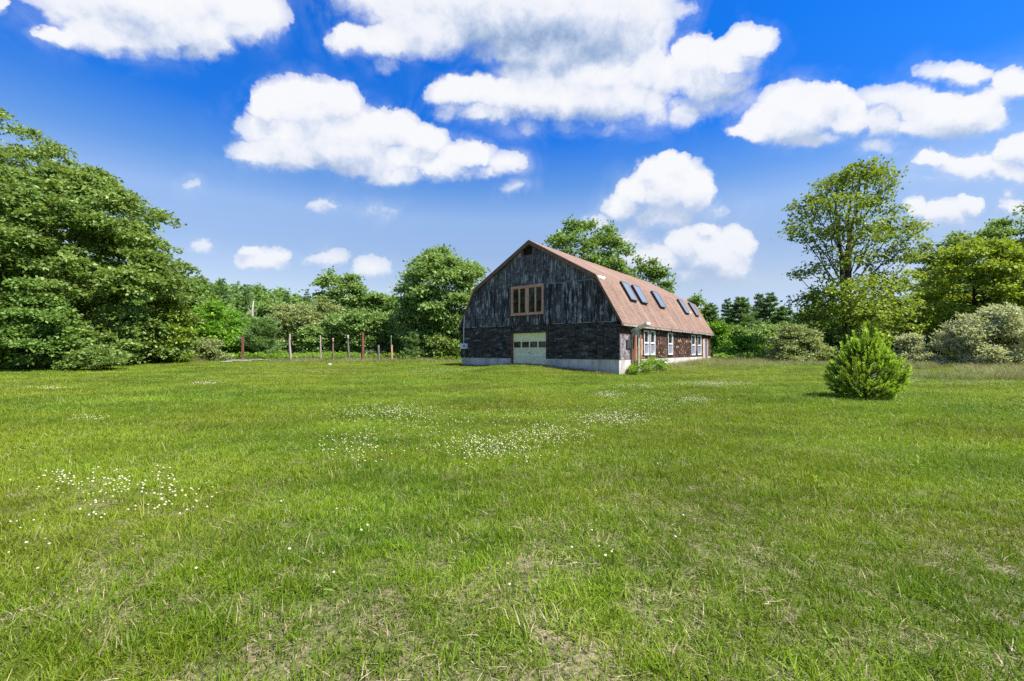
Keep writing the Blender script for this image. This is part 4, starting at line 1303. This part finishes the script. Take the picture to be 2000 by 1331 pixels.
G1 = 'trees along the far edge of the field, left of the barn'
tree('broadleaf_tree', 'dark green tree peeping over beside the rounded left tree', 'tree', 362, 56, 556, 38, 'round', 'leaf_wood', .2, 40, 6500, .30, (.2, .34), 110, G1)
tree('broadleaf_tree', 'dark crowned tree left of the spiky pine top', 'tree', 402, 60, 549, 34, 'dome', 'leaf_wood', .1, 40, 6500, .32, (.2, .34), 111, G1)
conifer('pine_tree', 'spiky pine top standing above the vivid green tree', 432, 62, 540, 36, 'needle_far', 112, G1, leaves=6000)
tree('vivid_green_tree', 'vivid light green tree with layered branches, left of the first red post', 'tree', 428, 48, 588, 62, 'dome', 'leaf_bright', .02, 46, 12000, .22, (.2, .34), 113, None, .42, .5, droop=.15)
tree('vivid_green_tree', 'low vivid green tree just behind the first red brown post', 'tree', 470, 46.5, 642, 34, 'dome', 'leaf_bright', .02, 24, 4500, .2, (.22, .36), 114, None, .45, .5, droop=.15)
bush('grey_bush', 'greyish twiggy bush at the lawn edge right of the big left trees', 'bush', 405, 40.5, 660, 36, 'leaf_olive', 115, 4500, .13, 22)
conifer('pine_tree', 'small pine crown on the skyline right of the dead snag', 560, 84, 566, 24, 'needle_far', 190, G1, leaves=4500, L=.42)
conifer('pine_tree', 'small pine crown on the skyline left of the two poplars', 600, 88, 564, 22, 'needle_far', 191, G1, leaves=4500, L=.42)
conifer('pine_tree', 'pine crown rising on the slope left of the dead snag', 480, 75, 560, 28, 'needle_far', 116, G1, leaves=4500, L=.4)
tree('broadleaf_tree', 'mid green tree behind the dead snag', 'tree', 520, 66, 590, 48, 'dome', 'leaf_poplar', .05, 40, 7500, .33, (.2, .34), 117, G1)
tree('apple_tree', 'wide greyish olive apple tree behind the pale second post', 'tree', 575, 52, 596, 58, 'round', 'leaf_olive', .06, 60, 13000, .21, (.16, .28), 118, None, .7, .5)
tree('olive_tree', 'olive brown tree between the pale third post and the poplars', 'tree', 628, 54, 586, 44, 'round', 'leaf_olive', .06, 44, 9000, .23, (.18, .3), 119, None, .7, .5)
tree('poplar_tree', 'tall loose topped poplar, left one of the pair on the skyline', 'tree', 646, 62, 526, 29, 'column', 'leaf_poplar', .1, 60, 9000, .28, (.11, .24), 120, G1, 1.1)
tree('poplar_tree', 'tall loose topped poplar, right one of the pair on the skyline', 'tree', 688, 60, 535, 25, 'column', 'leaf_poplar', .08, 56, 8500, .28, (.11, .24), 121, G1, 1.1)
tree('broadleaf_tree', 'round topped tree between the poplars and the maple by the barn', 'tree', 738, 60, 563, 36, 'dome', 'leaf_wood', .1, 36, 6500, .30, (.2, .32), 122, G1)
tree('broadleaf_tree', 'small crown filling the gap left of the maple by the barn', 'tree', 778, 58, 578, 30, 'dome', 'leaf_poplar', .05, 30, 5500, .28, (.2, .32), 123, G1)
for k, (px, top, hw, Y, lab) in enumerate(((665, 612, 34, 51, 'grey green sapling behind the short brown forked post'), (700, 606, 34, 50, 'grey green sapling behind the tallest red post'),
                                      (735, 612, 34, 50.5, 'grey green sapling behind the short dark grey post'), (768, 610, 36, 51, 'grey green sapling behind the orange post'), (612, 640, 26, 50, 'small sapling right of the pale third post'))):
    tree('sapling_tree', lab, 'tree', px, Y, top, hw, 'column', 'leaf_poplar', .06, 36, 7500, .21, (.2, .32), 130 + k, 'saplings behind the row of posts', .85, .5)
tree('maple_tree', 'broad dense maple standing just left of the barn', 'tree', 872, 47, 490, 96, 'dome', 'leaf_poplar', .02, 240, 50000, .24, (.10, .18), 140, None, .75, .35, twig=11)
bush('dark_bush', 'dark leafy bushes in the shade under the maple left of the barn', 'bush', 862, 42.5, 655, 42, 'leaf_oak', 141, 5000, .18, 24)
conifer('young_spruce', 'small pale spruce at the lawn edge between the orange post and the barn', 806, 42, 650, 22, 'needle_blue', 142, None, z0=.03, leaves=4200, L=.2, steep=.5, gap=.22, power=.8, cat='young spruce')
conifer('young_pine', 'bushy blue green young pine right of the first red brown post', 514, 45, 622, 46, 'needle_blue', 143, None, z0=.08, leaves=12000, L=.26, steep=.45, gap=.26, power=.55, cat='young pine')
# behind the barn
tree('locust_tree', 'tall tree rising behind the barn ridge', 'tree', 1140, 62, 434, 98, 'dome', 'leaf_wood', .3, 110, 19000, .32, (.10, .18), 150, None, .75, .3)
tree('locust_tree', 'smaller open crowned tree over the middle of the barn roof', 'tree', 1258, 60, 503, 52, 'dome', 'leaf_wood', .3, 34, 7500, .32, (.16, .28), 151, None, .7)
tree('broadleaf_tree', 'thin small crown just beyond the far end of the barn roof', 'tree', 1357, 70, 577, 18, 'round', 'leaf_wood', .4, 20, 2200, .32, (.22, .36), 152)
# right of the barn: pines
G2 = 'pines along the far edge of the field, right of the barn'
for k, (px, top, hw, Y, lab) in enumerate(((1384, 592, 44, 70, 'pine closest to the far end of the barn'), (1421, 583, 36, 78, 'narrow pine, second from the barn'),
        (1447, 580, 48, 70, 'pine in the middle of the right hand pine row'), (1484, 572, 38, 76, 'left pine of the tallest close pair'), (1503, 570, 42, 72, 'right pine of the tallest close pair'),
        (1534, 600, 46, 68, 'lower pine at the edge of the open maple'))):
    conifer('pine_tree', lab, px, Y, top, hw, 'needle_far', 160 + k, G2, leaves=12000, L=.46, z0=.04, power=(.75, .95, .7, .85, .8, .6)[k], gap=(.6, .8, .7, .55, .65, .75)[k])
tree('broadleaf_tree', 'dark round tree below the pine row right of the barn', 'tree', 1432, 62, 640, 40, 'dome', 'leaf_wood', .02, 40, 7500, .28, (.2, .34), 167)
tree('broadleaf_tree', 'mid green tree under the tallest close pair of pines', 'tree', 1492, 58, 636, 42, 'dome', 'leaf_poplar', .02, 40, 8000, .27, (.2, .34), 168)
bush('light_green_bush', 'bright green bush beside the far corner of the barn', 'bush', 1400, 52, 636, 28, 'leaf_bright', 169, 4500, .22, 22)
bush('light_green_bush', 'low bright bush left of the olive bush', 'bush', 1455, 46, 662, 34, 'leaf_bright', 170, 4500, .2, 22)
bush('grey_bush', 'large silvery olive bush between the barn and the open maple', 'bush', 1558, 38.5, 638, 56, 'leaf_olive', 171, 18000, .14, 100, None, .7, br=(.08, .22))
bush('dark_bush', 'dark green bush in the shade behind the foreground pine', 'bush', 1625, 41, 650, 60, 'leaf_oak', 172, 9000, .2, 34)

# the open maple: explicit limbs carrying separate leaf masses
def open_maple(px, Y, seed=7):
    rng = np.random.default_rng(seed)
    base = at(px, Y)
    root = empty('maple_tree', base, 0, 'tall open maple on the right with dark limbs showing through thin leaves', 'tree')
    def P(qx, qy, dy=0.0):
        Yq = Y + dy
        return Vector(((qx - 1000) / FPX * Yq - base.x, dy, CAMZ + (HPX - qy) / FPX * Yq - base.z))
    mb = MB()
    mb.tube([(0, 0, -.2), P(1655, 660), P(1653, 600), P(1655, 545), P(1657, 490), P(1660, 455)], [.50, .42, .38, .33, .26, .17], 9)
    mb.tube([P(1652, 610), P(1646, 550), P(1643, 500), P(1636, 455), P(1632, 410), P(1634, 370)], [.28, .22, .19, .15, .11, .05], 7)
    mb.tube([P(1660, 455), P(1668, 425), P(1684, 395, .5), P(1692, 360, .8)], [.17, .13, .09, .04], 6)
    mb.tube([P(1658, 470), P(1656, 425), P(1662, 385, -.5), P(1668, 345, -.8)], [.14, .11, .07, .03], 6)
    masses = [  # column, row, depth offset, radius in px, number of sprays factor
        (1668, 350, 0, 46, 1), (1645, 430, -2.2, 26, .8), (1672, 500, -2.2, 26, .6), (1690, 438, -2, 28, .8), (1630, 455, 2.2, 26, .6), (1610, 400, -1.5, 24, .7), (1710, 338, 1, 34, .8), (1690, 328, -1, 30, .8), (1620, 372, 0, 34, .9), (1640, 355, 1.5, 30, .8), (1730, 365, 0, 26, .7), (1738, 340, .6, 16, .5),
        (1582, 402, 0, 34, .9), (1600, 425, 1.5, 30, .7), (1562, 440, 0, 26, .7), (1555, 455, -1, 20, .5), (1590, 455, -1, 30, .8), (1650, 400, -1.8, 38, .8), (1690, 395, 2, 34, .8), (1715, 392, 0, 22, .5),
        (1735, 415, -.5, 26, .7), (1760, 440, 0, 30, .8), (1788, 445, .5, 18, .6), (1775, 465, -1, 30, .7), (1722, 450, 1, 34, .8), (1700, 470, -1.5, 32, .8), (1660, 460, -2.0, 26, .5), (1610, 480, .5, 26, .6), (1575, 470, 1, 16, .4),
        (1750, 495, 0, 34, .8), (1785, 500, 1, 22, .5), (1700, 510, 1, 30, .6), (1640, 520, -1.5, 18, .4), (1600, 520, 1, 22, .5), (1580, 532, 0, 24, .6), (1562, 540, -.5, 16, .4), (1615, 545, 0, 16, .3), (1625, 498, 1.6, 20, .4),
        (1700, 560, -1.5, 42, 1), (1740, 545, 0, 42, 1), (1650, 570, -2, 40, 1), (1610, 575, -1, 34, .9), (1570, 590, 0, 28, .8), (1595, 612, .5, 34, .9), (1640, 615, -1.5, 38, .9), (1690, 610, -2, 44, 1), (1740, 600, -1, 42, 1), (1765, 570, 0, 32, .8), (1760, 635, -1, 32, .8), (1700, 650, -1.5, 36, .8), (1625, 645, 0, 32, .8), (1570, 625, .5, 24, .6), (1655, 660, 1, 34, .7)]
    Pv, Dv, Nv, Lv, Tv = [], [], [], [], []
    for (qx, qy, dy, rp, k) in masses:
        c = P(qx, qy, dy * 1.3)
        r = rp / FPX * Y
        anchor = P(1655 + (qx - 1655) * .25 if qy > 420 else 1655 + (qx - 1655) * .4, qy + 40 + abs(qx - 1655) * .55 if qy < 560 else qy + 14)
        limb(mb, anchor, c, .065, .02, rng, 5, .10, 5)
        nsp = int(40 * k * (rp / 30) ** 2) + 6
        for _ in range(nsp):
            d = unit(rng, 1)[0]; rr_ = rng.uniform(.1, 1) ** .5
            cc = np.array(c) + d * r * rr_ * np.array([1.2, 1.0, .58])
            if rng.uniform() < .16: limb(mb, c, Vector(cc), .022, .008, rng, 3, .05, 4)
            out_ = np.array([d[0], d[1], -.35]); n = 10
            al = rng.uniform(-1, 1, n)[:, None] * .42
            Pv.append(cc + out_ * al + rng.normal(size=(n, 3)) * np.array([.26, .26, .085]))
            Dv.append(out_ * .7 + rng.normal(size=(n, 3)) * .6); Nv.append(np.array([0, 0, 1.]) + rng.normal(size=(n, 3)) * .45)
            Lv.append(.29 * rng.uniform(.7, 1.3, n))
            low = 1.5 if (qy > 500 and qx > 1640) else 0
            Tv.append(np.clip(rng.uniform(.05, .60) + .22 * low + rng.normal(size=n) * .15, 0, 1))
    mb.build('trunk', M['bark'], root, smooth=True)
    LL = np.concatenate(Lv)
    finish_leaves('crown', [leaf_quads(np.concatenate(Pv), np.concatenate(Dv), np.concatenate(Nv), LL, LL * .66, np.concatenate(Tv))], M['leaf_maple'], root)
open_maple(1655, 42)

# right hand wood
G3 = 'big trees massed at the right edge'
tree('broadleaf_tree', 'huge dark green tree whose dome tops the right edge of the frame', 'tree', 2010, 46, 398, 150, 'dome', 'leaf_wood', .05, 190, 42000, .26, (.09, .17), 180, G3, .65, .5)
tree('broadleaf_tree', 'dark tree between the open maple and the yellow green one', 'tree', 1850, 50, 452, 70, 'dome', 'leaf_oak', .03, 110, 17000, .27, (.11, .20), 181, G3, .65, .5)
tree('yellow_green_tree', 'yellow green spreading tree above the silvery bush on the right', 'tree', 1900, 41, 468, 88, 'dome', 'leaf_yellow', .24, 120, 20000, .22, (.10, .18), 182, None, .55, .45, droop=.35)
tree('broadleaf_tree', 'dark shaded tree filling under the yellow green one', 'tree', 1850, 46, 560, 80, 'full', 'leaf_oak', .01, 60, 14000, .24, (.2, .32), 183, G3)
tree('broadleaf_tree', 'green tree at the right frame edge behind the silvery bush', 'tree', 2030, 41, 520, 80, 'full', 'leaf_wood', .01, 60, 15000, .24, (.18, .3), 184, G3)
tree('broadleaf_tree', 'dark low tree behind the trunk of the open maple', 'tree', 1720, 52, 590, 70, 'full', 'leaf_oak', .01, 50, 11000, .26, (.2, .32), 185, G3)
tree('broadleaf_tree', 'dark low tree left behind the open maple', 'tree', 1590, 56, 610, 55, 'full', 'leaf_wood', .01, 44, 9000, .28, (.2, .32), 186, G3)
bush('silvery_bush', 'large round silvery white leaved bush at the right edge', 'bush', 1942, 32.5, 606, 100, 'leaf_grey', 190, 38000, .125, 170, None, .7, .95, .0, .4, (.06, .17))
bush('silvery_bush', 'small silvery bush in the dark gap right of the foreground pine', 'bush', 1778, 36, 656, 30, 'leaf_grey', 191, 6500, .12, 26)

# ------------------------------------------------------------------ the young pine on the lawn
def foreground_pine(px, Y, top, hw, seed=5):
    rng = np.random.default_rng(seed)
    base = at(px, Y)
    H = CAMZ + (HPX - top) / FPX * Y - base.z
    R = hw / FPX * Y
    root = empty('young_pine', base, 0, 'bright young pine with upright candle shoots standing alone on the lawn', 'young pine')
    mb = MB()
    mb.tube([(0, 0, -.05), (0, 0, H * .5), (.02, 0, H * .85)], [.05, .035, .012], 7)
    Pv, Dv, Nv, Lv, Tv = [], [], [], [], []
    ns = 1150
    for i in range(ns):
        inner = i % 5 < 2  # inner shoots get the darkest tint, painting in the shade inside the crown
        h = rng.uniform(.02, .74)
        prof = (.52 + .48 * math.sin(min(h / .30, 1) * math.pi / 2)) if h < .30 else max(.04, 1 - ((h - .30) / .58) ** 1.12)
        lump = 1 + .10 * math.sin(h * 17 + 1.3 * seed) 
        a = rng.uniform(0, 6.283)
        lump += .09 * math.sin(a * 3 + h * 9) + .07 * math.sin(a * 7 - h * 14)
        rad = R * .86 * prof * lump * (rng.uniform(.45, .84) if inner else rng.uniform(.84, 1.0))
        o = np.array([math.cos(a), math.sin(a), 0])
        up = .50 + 1.5 * h + rng.normal() * .15
        d = o * (1.0 - .55 * h) + np.array([0, 0, up]) + rng.normal(size=3) * .10
        d /= np.linalg.norm(d)
        ln = rng.uniform(.16, .27) * (1.2 if h > .55 else 1)
        if not inner and rng.uniform() < .30: ln *= 1.35
        p0 = o * rad + np.array([0, 0, h * H]) - d * ln * .45
        n = 44
        t = rng.uniform(0, 1, n)
        p = p0 + d * (t * ln)[:, None]
        side = rng.normal(size=(n, 3)); side -= d * (side @ d)[:, None]; side /= np.linalg.norm(side, axis=1, keepdims=True)
        Dn = d * rng.uniform(.8, 1.4, n)[:, None] + side * .62
        Pv.append(p); Dv.append(Dn); Nv.append(side + rng.normal(size=(n, 3)) * .3)
        Lv.append(rng.uniform(.055, .090, n))
        Tv.append(np.clip((.0 if inner else .50 + rng.normal() * .18) + .50 * (t - .5) + .12 * h + rng.normal(size=n) * .08, 0, 1))  # inner needles near black: crown shade put into the colour
        if i % 5 == 0:
            mb.tube([(0, 0, max(.05, h * H - rad * .55)), tuple(p0)], [.010, .004], 4)
        if not inner and rng.uniform() < .5:
            mb.tube([tuple(p0), tuple(p0 + d * ln)], [.006, .004], 4)
    # leaders at the top
    for (ax, ay, ln, z) in ((0, 0, .46, H * .80), (-.55, .15, .32, H * .60), (.58, -.12, .32, H * .60), (-.18, -.3, .36, H * .72), (.26, .28, .36, H * .72), (-.46, -.35, .32, H * .62), (.48, .32, .3, H * .63), (.05, -.35, .36, H * .70), (-.24, .1, .34, H * .74), (.22, -.1, .34, H * .77), (-.42, -.1, .30, H * .66), (.45, .1, .28, H * .66), (.12, .2, .36, H * .75), (-.12, -.2, .32, H * .77), (.33, -.2, .3, H * .70), (-.33, .2, .3, H * .70)):
        n = 170
        p0 = np.array([ax, ay, z]); d = np.array([ax * .35, ay * .3, 1.0]); d /= np.linalg.norm(d)
        t = rng.uniform(0, 1, n)
        p = p0 + d * (t * ln)[:, None]
        side = rng.normal(size=(n, 3)); side -= d * (side @ d)[:, None]; side /= np.linalg.norm(side, axis=1, keepdims=True)
        Pv.append(p); Dv.append(d + side * .7); Nv.append(side); Lv.append(rng.uniform(.08, .12, n)); Tv.append(np.clip(.70 + rng.normal(size=n) * .1, 0, 1))
        mb.tube([(ax * .6, ay * .6, z - .3), tuple(p0), tuple(p0 + d * ln)], [.014, .011, .005], 5)
    mb.build('trunk', M['bark'], root, smooth=True)
    LL = np.concatenate(Lv)
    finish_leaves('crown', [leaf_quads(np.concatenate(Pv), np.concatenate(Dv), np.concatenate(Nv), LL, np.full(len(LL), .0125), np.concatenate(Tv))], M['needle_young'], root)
foreground_pine(1690, 13.3, 632, 76)

# ------------------------------------------------------------------ far wooded hill
def build_hill():
    rng = np.random.default_rng(77)
    nx, ny = 120, 30
    xs = np.linspace(-560, 620, nx); ys = np.linspace(95, 560, ny)
    X, Y = np.meshgrid(xs, ys)
    def hz(X, Y):
        az = X / Y
        prof = np.interp(az, [-1.3, -.72, -.60, -.50, -.30, -.1, .2, .6, 1.2], [.13, .135, .130, .115, .075, .055, .05, .05, .06])
        rise = sstep((Y - 110) / 330)
        return 1.0 + rise * prof * 430 * (.94 + .06 * np.sin(X * .021 + 1)) - .3
    Z = hz(X, Y)
    V = np.stack([X, Y, Z], -1).reshape(-1, 3)
    i = np.arange(ny - 1)[:, None] * nx + np.arange(nx - 1)[None]
    F = np.stack([i, i + 1, i + 1 + nx, i + nx], -1).reshape(-1)
    m, N = new_mat('hill_soil'); out(N, principled(N, (.03, .055, .018), .95)); 
    o = link(bpy.data.objects.new('hills', mesh_np('hills', V, F, 4, m, smooth=True))); o['kind'] = 'structure'
    P, D, Nn, L, T = [], [], [], [], []
    def crown(x, y, z, R, H, n, size, conif, t0):
        if conif:
            h = rng.uniform(0, 1, n) ** 1.3; a = rng.uniform(0, 6.283, n); r = R * (1 - h) * rng.uniform(.5, 1, n)
            p = np.stack([x + np.cos(a) * r, y + np.sin(a) * r, z + H * (.15 + .85 * h)], 1)
        else:
            d = unit(rng, n); d[:, 2] = np.abs(d[:, 2]); lump = 1 + .22 * np.sin(d[:, 0] * 7 + x) * np.sin(d[:, 1] * 6 + y)
            p = np.array([x, y, z + H * .45]) + d * np.array([R, R, H * .55]) * (lump * rng.uniform(.8, 1.05, n))[:, None]
        P.append(p); dd = unit(rng, n); dd[:, 2] *= .6; D.append(dd)
        Nn.append(np.array([0, -.3, 1.0]) + rng.normal(size=(n, 3)) * .5); L.append(size * rng.uniform(.6, 1.4, n)); T.append(np.clip(t0 + rng.normal(size=n) * .14, 0, 1))
    # a continuous wood edge behind the nearer trees
    for row, (Y0, cnt) in enumerate(((84, 60), (92, 64), (101, 68))):
        for k in range(cnt):
            az = -1.32 + 2.64 * (k + rng.uniform(-.3, .3)) / cnt
            y = Y0 + rng.uniform(-3, 3); x = az * y
            H = rng.uniform(9.5, 12.5) + 1.0 * row
            if -.18 < az < .1: H *= .85
            if .38 < az < .70: H *= .52
            crown(x, y, gz(x, y) - .5, rng.uniform(3.0, 4.2), H, 520, .75, rng.uniform() < .35, rng.uniform(.25, .6))
            for _ in range(2):
                x2 = x + rng.uniform(-2, 2); crown(x2, y - 2.5, gz(x2, y) - .8, 2.6, 4.5, 130, .65, False, rng.uniform(.2, .5))
    for k in range(46):
        a = math.radians(66) + math.radians(228) * k / 45
        x, y = math.sin(a) * 52, math.cos(a) * 52
        crown(x, y, -.3, rng.uniform(4.5, 6), rng.uniform(13, 18), 520, 1.0, rng.uniform() < .3, rng.uniform(.25, .6))
    for _ in range(900):
        y = rng.uniform(150, 540); az = rng.uniform(-1.25, .8); x = az * y
        z = float(hz(np.array(x), np.array(y)))
        crown(x, y, z - 1, rng.uniform(3.5, 6), rng.uniform(8, 13), 70 if y > 260 else 130, 2.3 if y > 260 else 1.5, rng.uniform() < .4, rng.uniform(.15, .55))
    Ln = np.concatenate(L)
    V, t = leaf_quads(np.concatenate(P), np.concatenate(D), np.concatenate(Nn), Ln, Ln * .8, np.concatenate(T))
    me = mesh_np('distant_wood', V, np.arange(len(V)), 4, M['leaf_wood'], {'tint': ('FACE', t)})
    tag(link(bpy.data.objects.new('distant_wood', me)), 'far off mixed wood closing the field and covering the hillside', 'woodland', None, 'stuff')
build_hill()

# ------------------------------------------------------------------ fence posts and small things
def post_mat(name, c0, c1):
    return plain(name, c0, c1, .85, 7, (1, 1, .25), bs=.6)
PM = {'red': post_mat('post_red', (.10, .040, .030), (.25, .100, .068)), 'pale': post_mat('post_pale', (.28, .23, .19), (.48, .40, .34)), 'grey': post_mat('post_grey', (.10, .075, .07), (.24, .18, .17)),
      'brown': post_mat('post_brown', (.13, .08, .05), (.28, .18, .11)), 'orange': post_mat('post_orange', (.42, .22, .12), (.62, .38, .24))}
def post(px, top, base_py, wpx, mat, label, seed, kink=0.0, cap=None, square=False):
    Y = 41.0
    b = at(px, Y); H = CAMZ + (HPX - top) / FPX * Y - b.z
    r = wpx / 2 / FPX * Y * .88
    rng = random.Random(seed)
    root = empty('fence_post', b, 0, label, 'post', 'old posts standing in a row behind the lawn')
    mb = MB()
    if square:
        M4 = Matrix.Rotation(rng.uniform(.2, 1.0), 4, 'Z') @ Matrix.Translation((0, 0, -.2))
        mb.obox(M4, r * 1.7, r * 1.7, H + .2)
        o = mb.build('shaft', PM[mat], root, bevel=.008)
    else:
        pts = [(0, 0, -.2)] + [(kink * math.sin(t * 7) * .5 + rng.uniform(-.01, .01), rng.uniform(-.01, .01), H * t) for t in (.15, .35, .55, .75, .97)] + [(0, 0, H)]
        mb.tube(pts, [r * 1.05, r * 1.05, r, r * .95, r * .9, r * .86, r * .6], 9)
        o = mb.build('shaft', PM[mat], root, smooth=True)
    root.rotation_euler = (rng.uniform(-.02, .02), rng.uniform(-.03, .03), 0)
    if cap:
        mb = MB(); mb.tube([(0, 0, H * .80), (0.01, 0, H * 1.003)], [r * .96, r * .9], 9); mb.build('bleached_top', PM[cap], root, smooth=True)
    return root, Y
post(474, 656, 699, 5.2, 'red', 'square red brown post, leftmost of the row', 1, square=True)
post(567, 653, 698, 4.4, 'pale', 'bleached crooked post right of the bushy young pine', 2, .10)
post(626.5, 656, 697, 3.2, 'pale', 'thin straight bleached post, slimmest of the row', 3)
post(651, 661, 699, 3.8, 'brown', 'short forked brown post with a pale top', 4, .05, 'pale')
post(681, 655, 699, 4.8, 'grey', 'purplish grey post left of the tallest red one', 5, .04, 'pale')
post(708.5, 650, 696, 5.6, 'red', 'tallest post, square and brick red', 6, square=True)
post(740, 674.5, 698, 5.0, 'grey', 'short dark grey stump of a post', 7, .02)
rp, Yp = post(766, 674, 699, 4.2, 'orange', 'short orange brown post, rightmost of the row', 8, square=True)
mb = MB(); b_ = at(764, Yp + .25); mb.tube([(0, 0, -.1), (0, 0, 2.35)], .022, 6); mb.tube([(0, 0, 2.30), (0, 0, 2.42)], .05, 6)
o = mb.build('marker_rod', PM['pale']); o.location = b_; tag(o, 'thin pale rod standing beside the orange brown post', 'rod')
# dead snag on the slope
sb = at(494, 64); H = CAMZ + (HPX - 588) / FPX * 64 - sb.z
mb = MB()
mb.tube([(0, 0, 0), (.05, 0, H * .6), (-.1, 0, H * .82), (.1, 0, H)], [.30, .22, .15, .05], 8)
for (z, dx, dz) in ((.55, 1.1, .9), (.62, -1.0, .8), (.7, .8, .6), (.78, -.6, .7), (.5, -1.3, .3)):
    mb.tube([(0, 0, H * z), (dx * .6, -.2, H * z + dz * .4), (dx, -.3, H * z + dz)], [.10, .06, .02], 5)
o = mb.build('dead_tree', M['bark_pale'], smooth=True); o.location = sb; tag(o, 'bare bleached dead snag among the trees left of the posts', 'dead tree')
# weathered planks left on the grass
def plank(px, py, L, w, rz, tilt, label, z=0.0):
    k = (py - HPX) / FPX; Y = 40.0
    for _ in range(30):
        X = (px - 1000) / FPX * Y; Y = .6 * Y + .4 * (CAMZ - gz(X, Y)) / k
    p = at(px, Y)
    mb = MB(); mb.box(-L / 2, L / 2, -w / 2, w / 2, 0, .05)
    o = mb.build('plank', M['plank'], bevel=.006); o.location = (p.x, p.y, p.z + .10 + z); o.rotation_euler = (0, tilt, rz)
    tag(o, label, 'plank', 'weathered planks lying on the lawn edge')
M['plank'] = plain('plank', (.42, .38, .33), (.62, .57, .50), .85, 5, (.4, 4, 1))
plank(467, 707.5, 2.1, .24, .06, .02, 'long grey plank lying nearest the first red post')
plank(480, 706.0, 2.9, .22, -.03, -.02, 'longest grey plank lying under the young pine', .05)
plank(506, 705.2, 1.6, .20, .10, .01, 'short grey plank at the right end of the pile')
plank(443, 709.3, .8, .18, .25, .0, 'small broken plank lying apart at the left end')
# white stone
p = at(644, 33.5)
bm = bmesh.new(); bmesh.ops.create_icosphere(bm, subdivisions=3, radius=1)
rg = random.Random(3)
for v in bm.verts:
    n = 1 + .13 * math.sin(v.co.x * 4 + 1) * math.sin(v.co.y * 5) + .06 * math.sin(v.co.z * 9 + v.co.x * 6) + rg.uniform(-.02, .02)
    v.co = Vector((v.co.x * .17, v.co.y * .13, v.co.z * .10)) * n
me = bpy.data.meshes.new('stone'); bm.to_mesh(me); bm.free(); me.materials.append(M['rock'])
for q in me.polygons: q.use_smooth = True
o = link(bpy.data.objects.new('stone', me)); o.location = p + Vector((0, 0, .06)); tag(o, 'small white stone lying on the lawn in front of the posts', 'stone')
# broad leaved weeds coming up through the lawn
def weed(px, py, hgt, nl, leaf, seed, label, mat='weed'):
    k = (py - HPX) / FPX; Y = CAMZ / k
    rng = np.random.default_rng(seed)
    p = at(px, Y)
    root = empty('weed_plant', p, 0, label, 'weed')
    mb = MB(); mb.tube([(0, 0, -.02), (.01, 0, hgt * .5), (0, .01, hgt)], [.004, .0035, .002], 6); mb.build('stem', M[mat], root, smooth=True)
    V, F = [], []
    tint = []
    for i in range(nl):
        t = .35 + .65 * i / max(1, nl - 1)
        a = i * 2.4 + rng.uniform(-.3, .3)
        el = .25 + 1.0 * (t - .35) / .65
        d = np.array([math.cos(a) * math.cos(el), math.sin(a) * math.cos(el), math.sin(el)])
        s = np.array([-math.sin(a), math.cos(a), 0]); ln = leaf * rng.uniform(.8, 1.2)
        c = np.array([0, 0, hgt * t]); n0 = len(V)
        for q, w_ in ((0, .1), (.3, .9), (.6, 1.0), (1.0, .06)):
            m_ = c + d * ln * q - np.array([0, 0, 1]) * ln * .35 * q * q
            V += [m_ - s * ln * .085 * w_, m_ + np.array([0, 0, -.02 * ln]), m_ + s * ln * .085 * w_]
        for r_ in range(3):
            for c_ in range(2):
                q0 = n0 + r_ * 3 + c_; F += [q0, q0 + 1, q0 + 4, q0 + 3]; tint.append(rng.uniform(.5, .9))
    me = mesh_np('leaves', np.array(V), F, 4, M[mat], {'tint': ('FACE', np.array(tint))}, smooth=True)
    link(bpy.data.objects.new('leaves', me), root)
weed(628, 1175, .12, 6, .075, 1, 'lone upright weed with narrow leaves in the left foreground grass')
weed(928, 1075, .09, 5, .09, 2, 'small bright weed in the middle of the foreground grass')
weed(921, 968, .10, 4, .10, 3, 'tiny yellow green sprout in mid lawn below the clover')
weed(1595, 965, .14, 9, .10, 4, 'pale leafy weed in the right hand lawn')
weed(1795, 925, .14, 7, .10, 5, 'small sprout below the foreground pine')
weed(575, 1222, .05, 4, .045, 6, 'low yellow green seedling in the left foreground')
weed(1620, 1285, .06, 9, .06, 7, 'leafy seedling clump at the bottom right of the lawn')
weed(1240, 1085, .08, 5, .07, 8, 'small seedling right of centre in the foreground')
# wild plants against the sunny wall of the barn
for k, (l, o_, hh, lab) in enumerate(((1.3, .45, .40, 'leafy wild plant at the near corner of the sunny wall'), (2.6, .75, .95, 'tallest bright wild plant below the entry hood'), (3.9, .7, .85, 'bright wild plant below the double window'),
                                  (5.0, .9, .6, 'low bright plant right of the double window'))):
    rng = np.random.default_rng(300 + k)
    X = 6.292 + CT * o_ + ST * l; Yy = 25.403 - ST * o_ + CT * l
    root = empty('wild_plant', (X, Yy, gz(X, Yy)), 0, lab, 'plant', 'wild plants growing along the sunny barn wall')
    C = np.stack([rng.normal(size=9) * .28, rng.normal(size=9) * .28, rng.uniform(.2, 1, 9) * hh * .9], 1)
    finish_leaves('foliage', [bough_leaves(rng, C, np.full(9, .2), 1000, .075, .9, .1, None, spray=.1, twig=6)], M['fern'], root)
    mb = MB()
    for c in C: mb.tube([(c[0] * .3, c[1] * .3, -.03), (c[0] * .7, c[1] * .7, c[2] * .6), tuple(c)], [.01, .008, .004], 4)
    mb.build('stem', M['weed'], root)
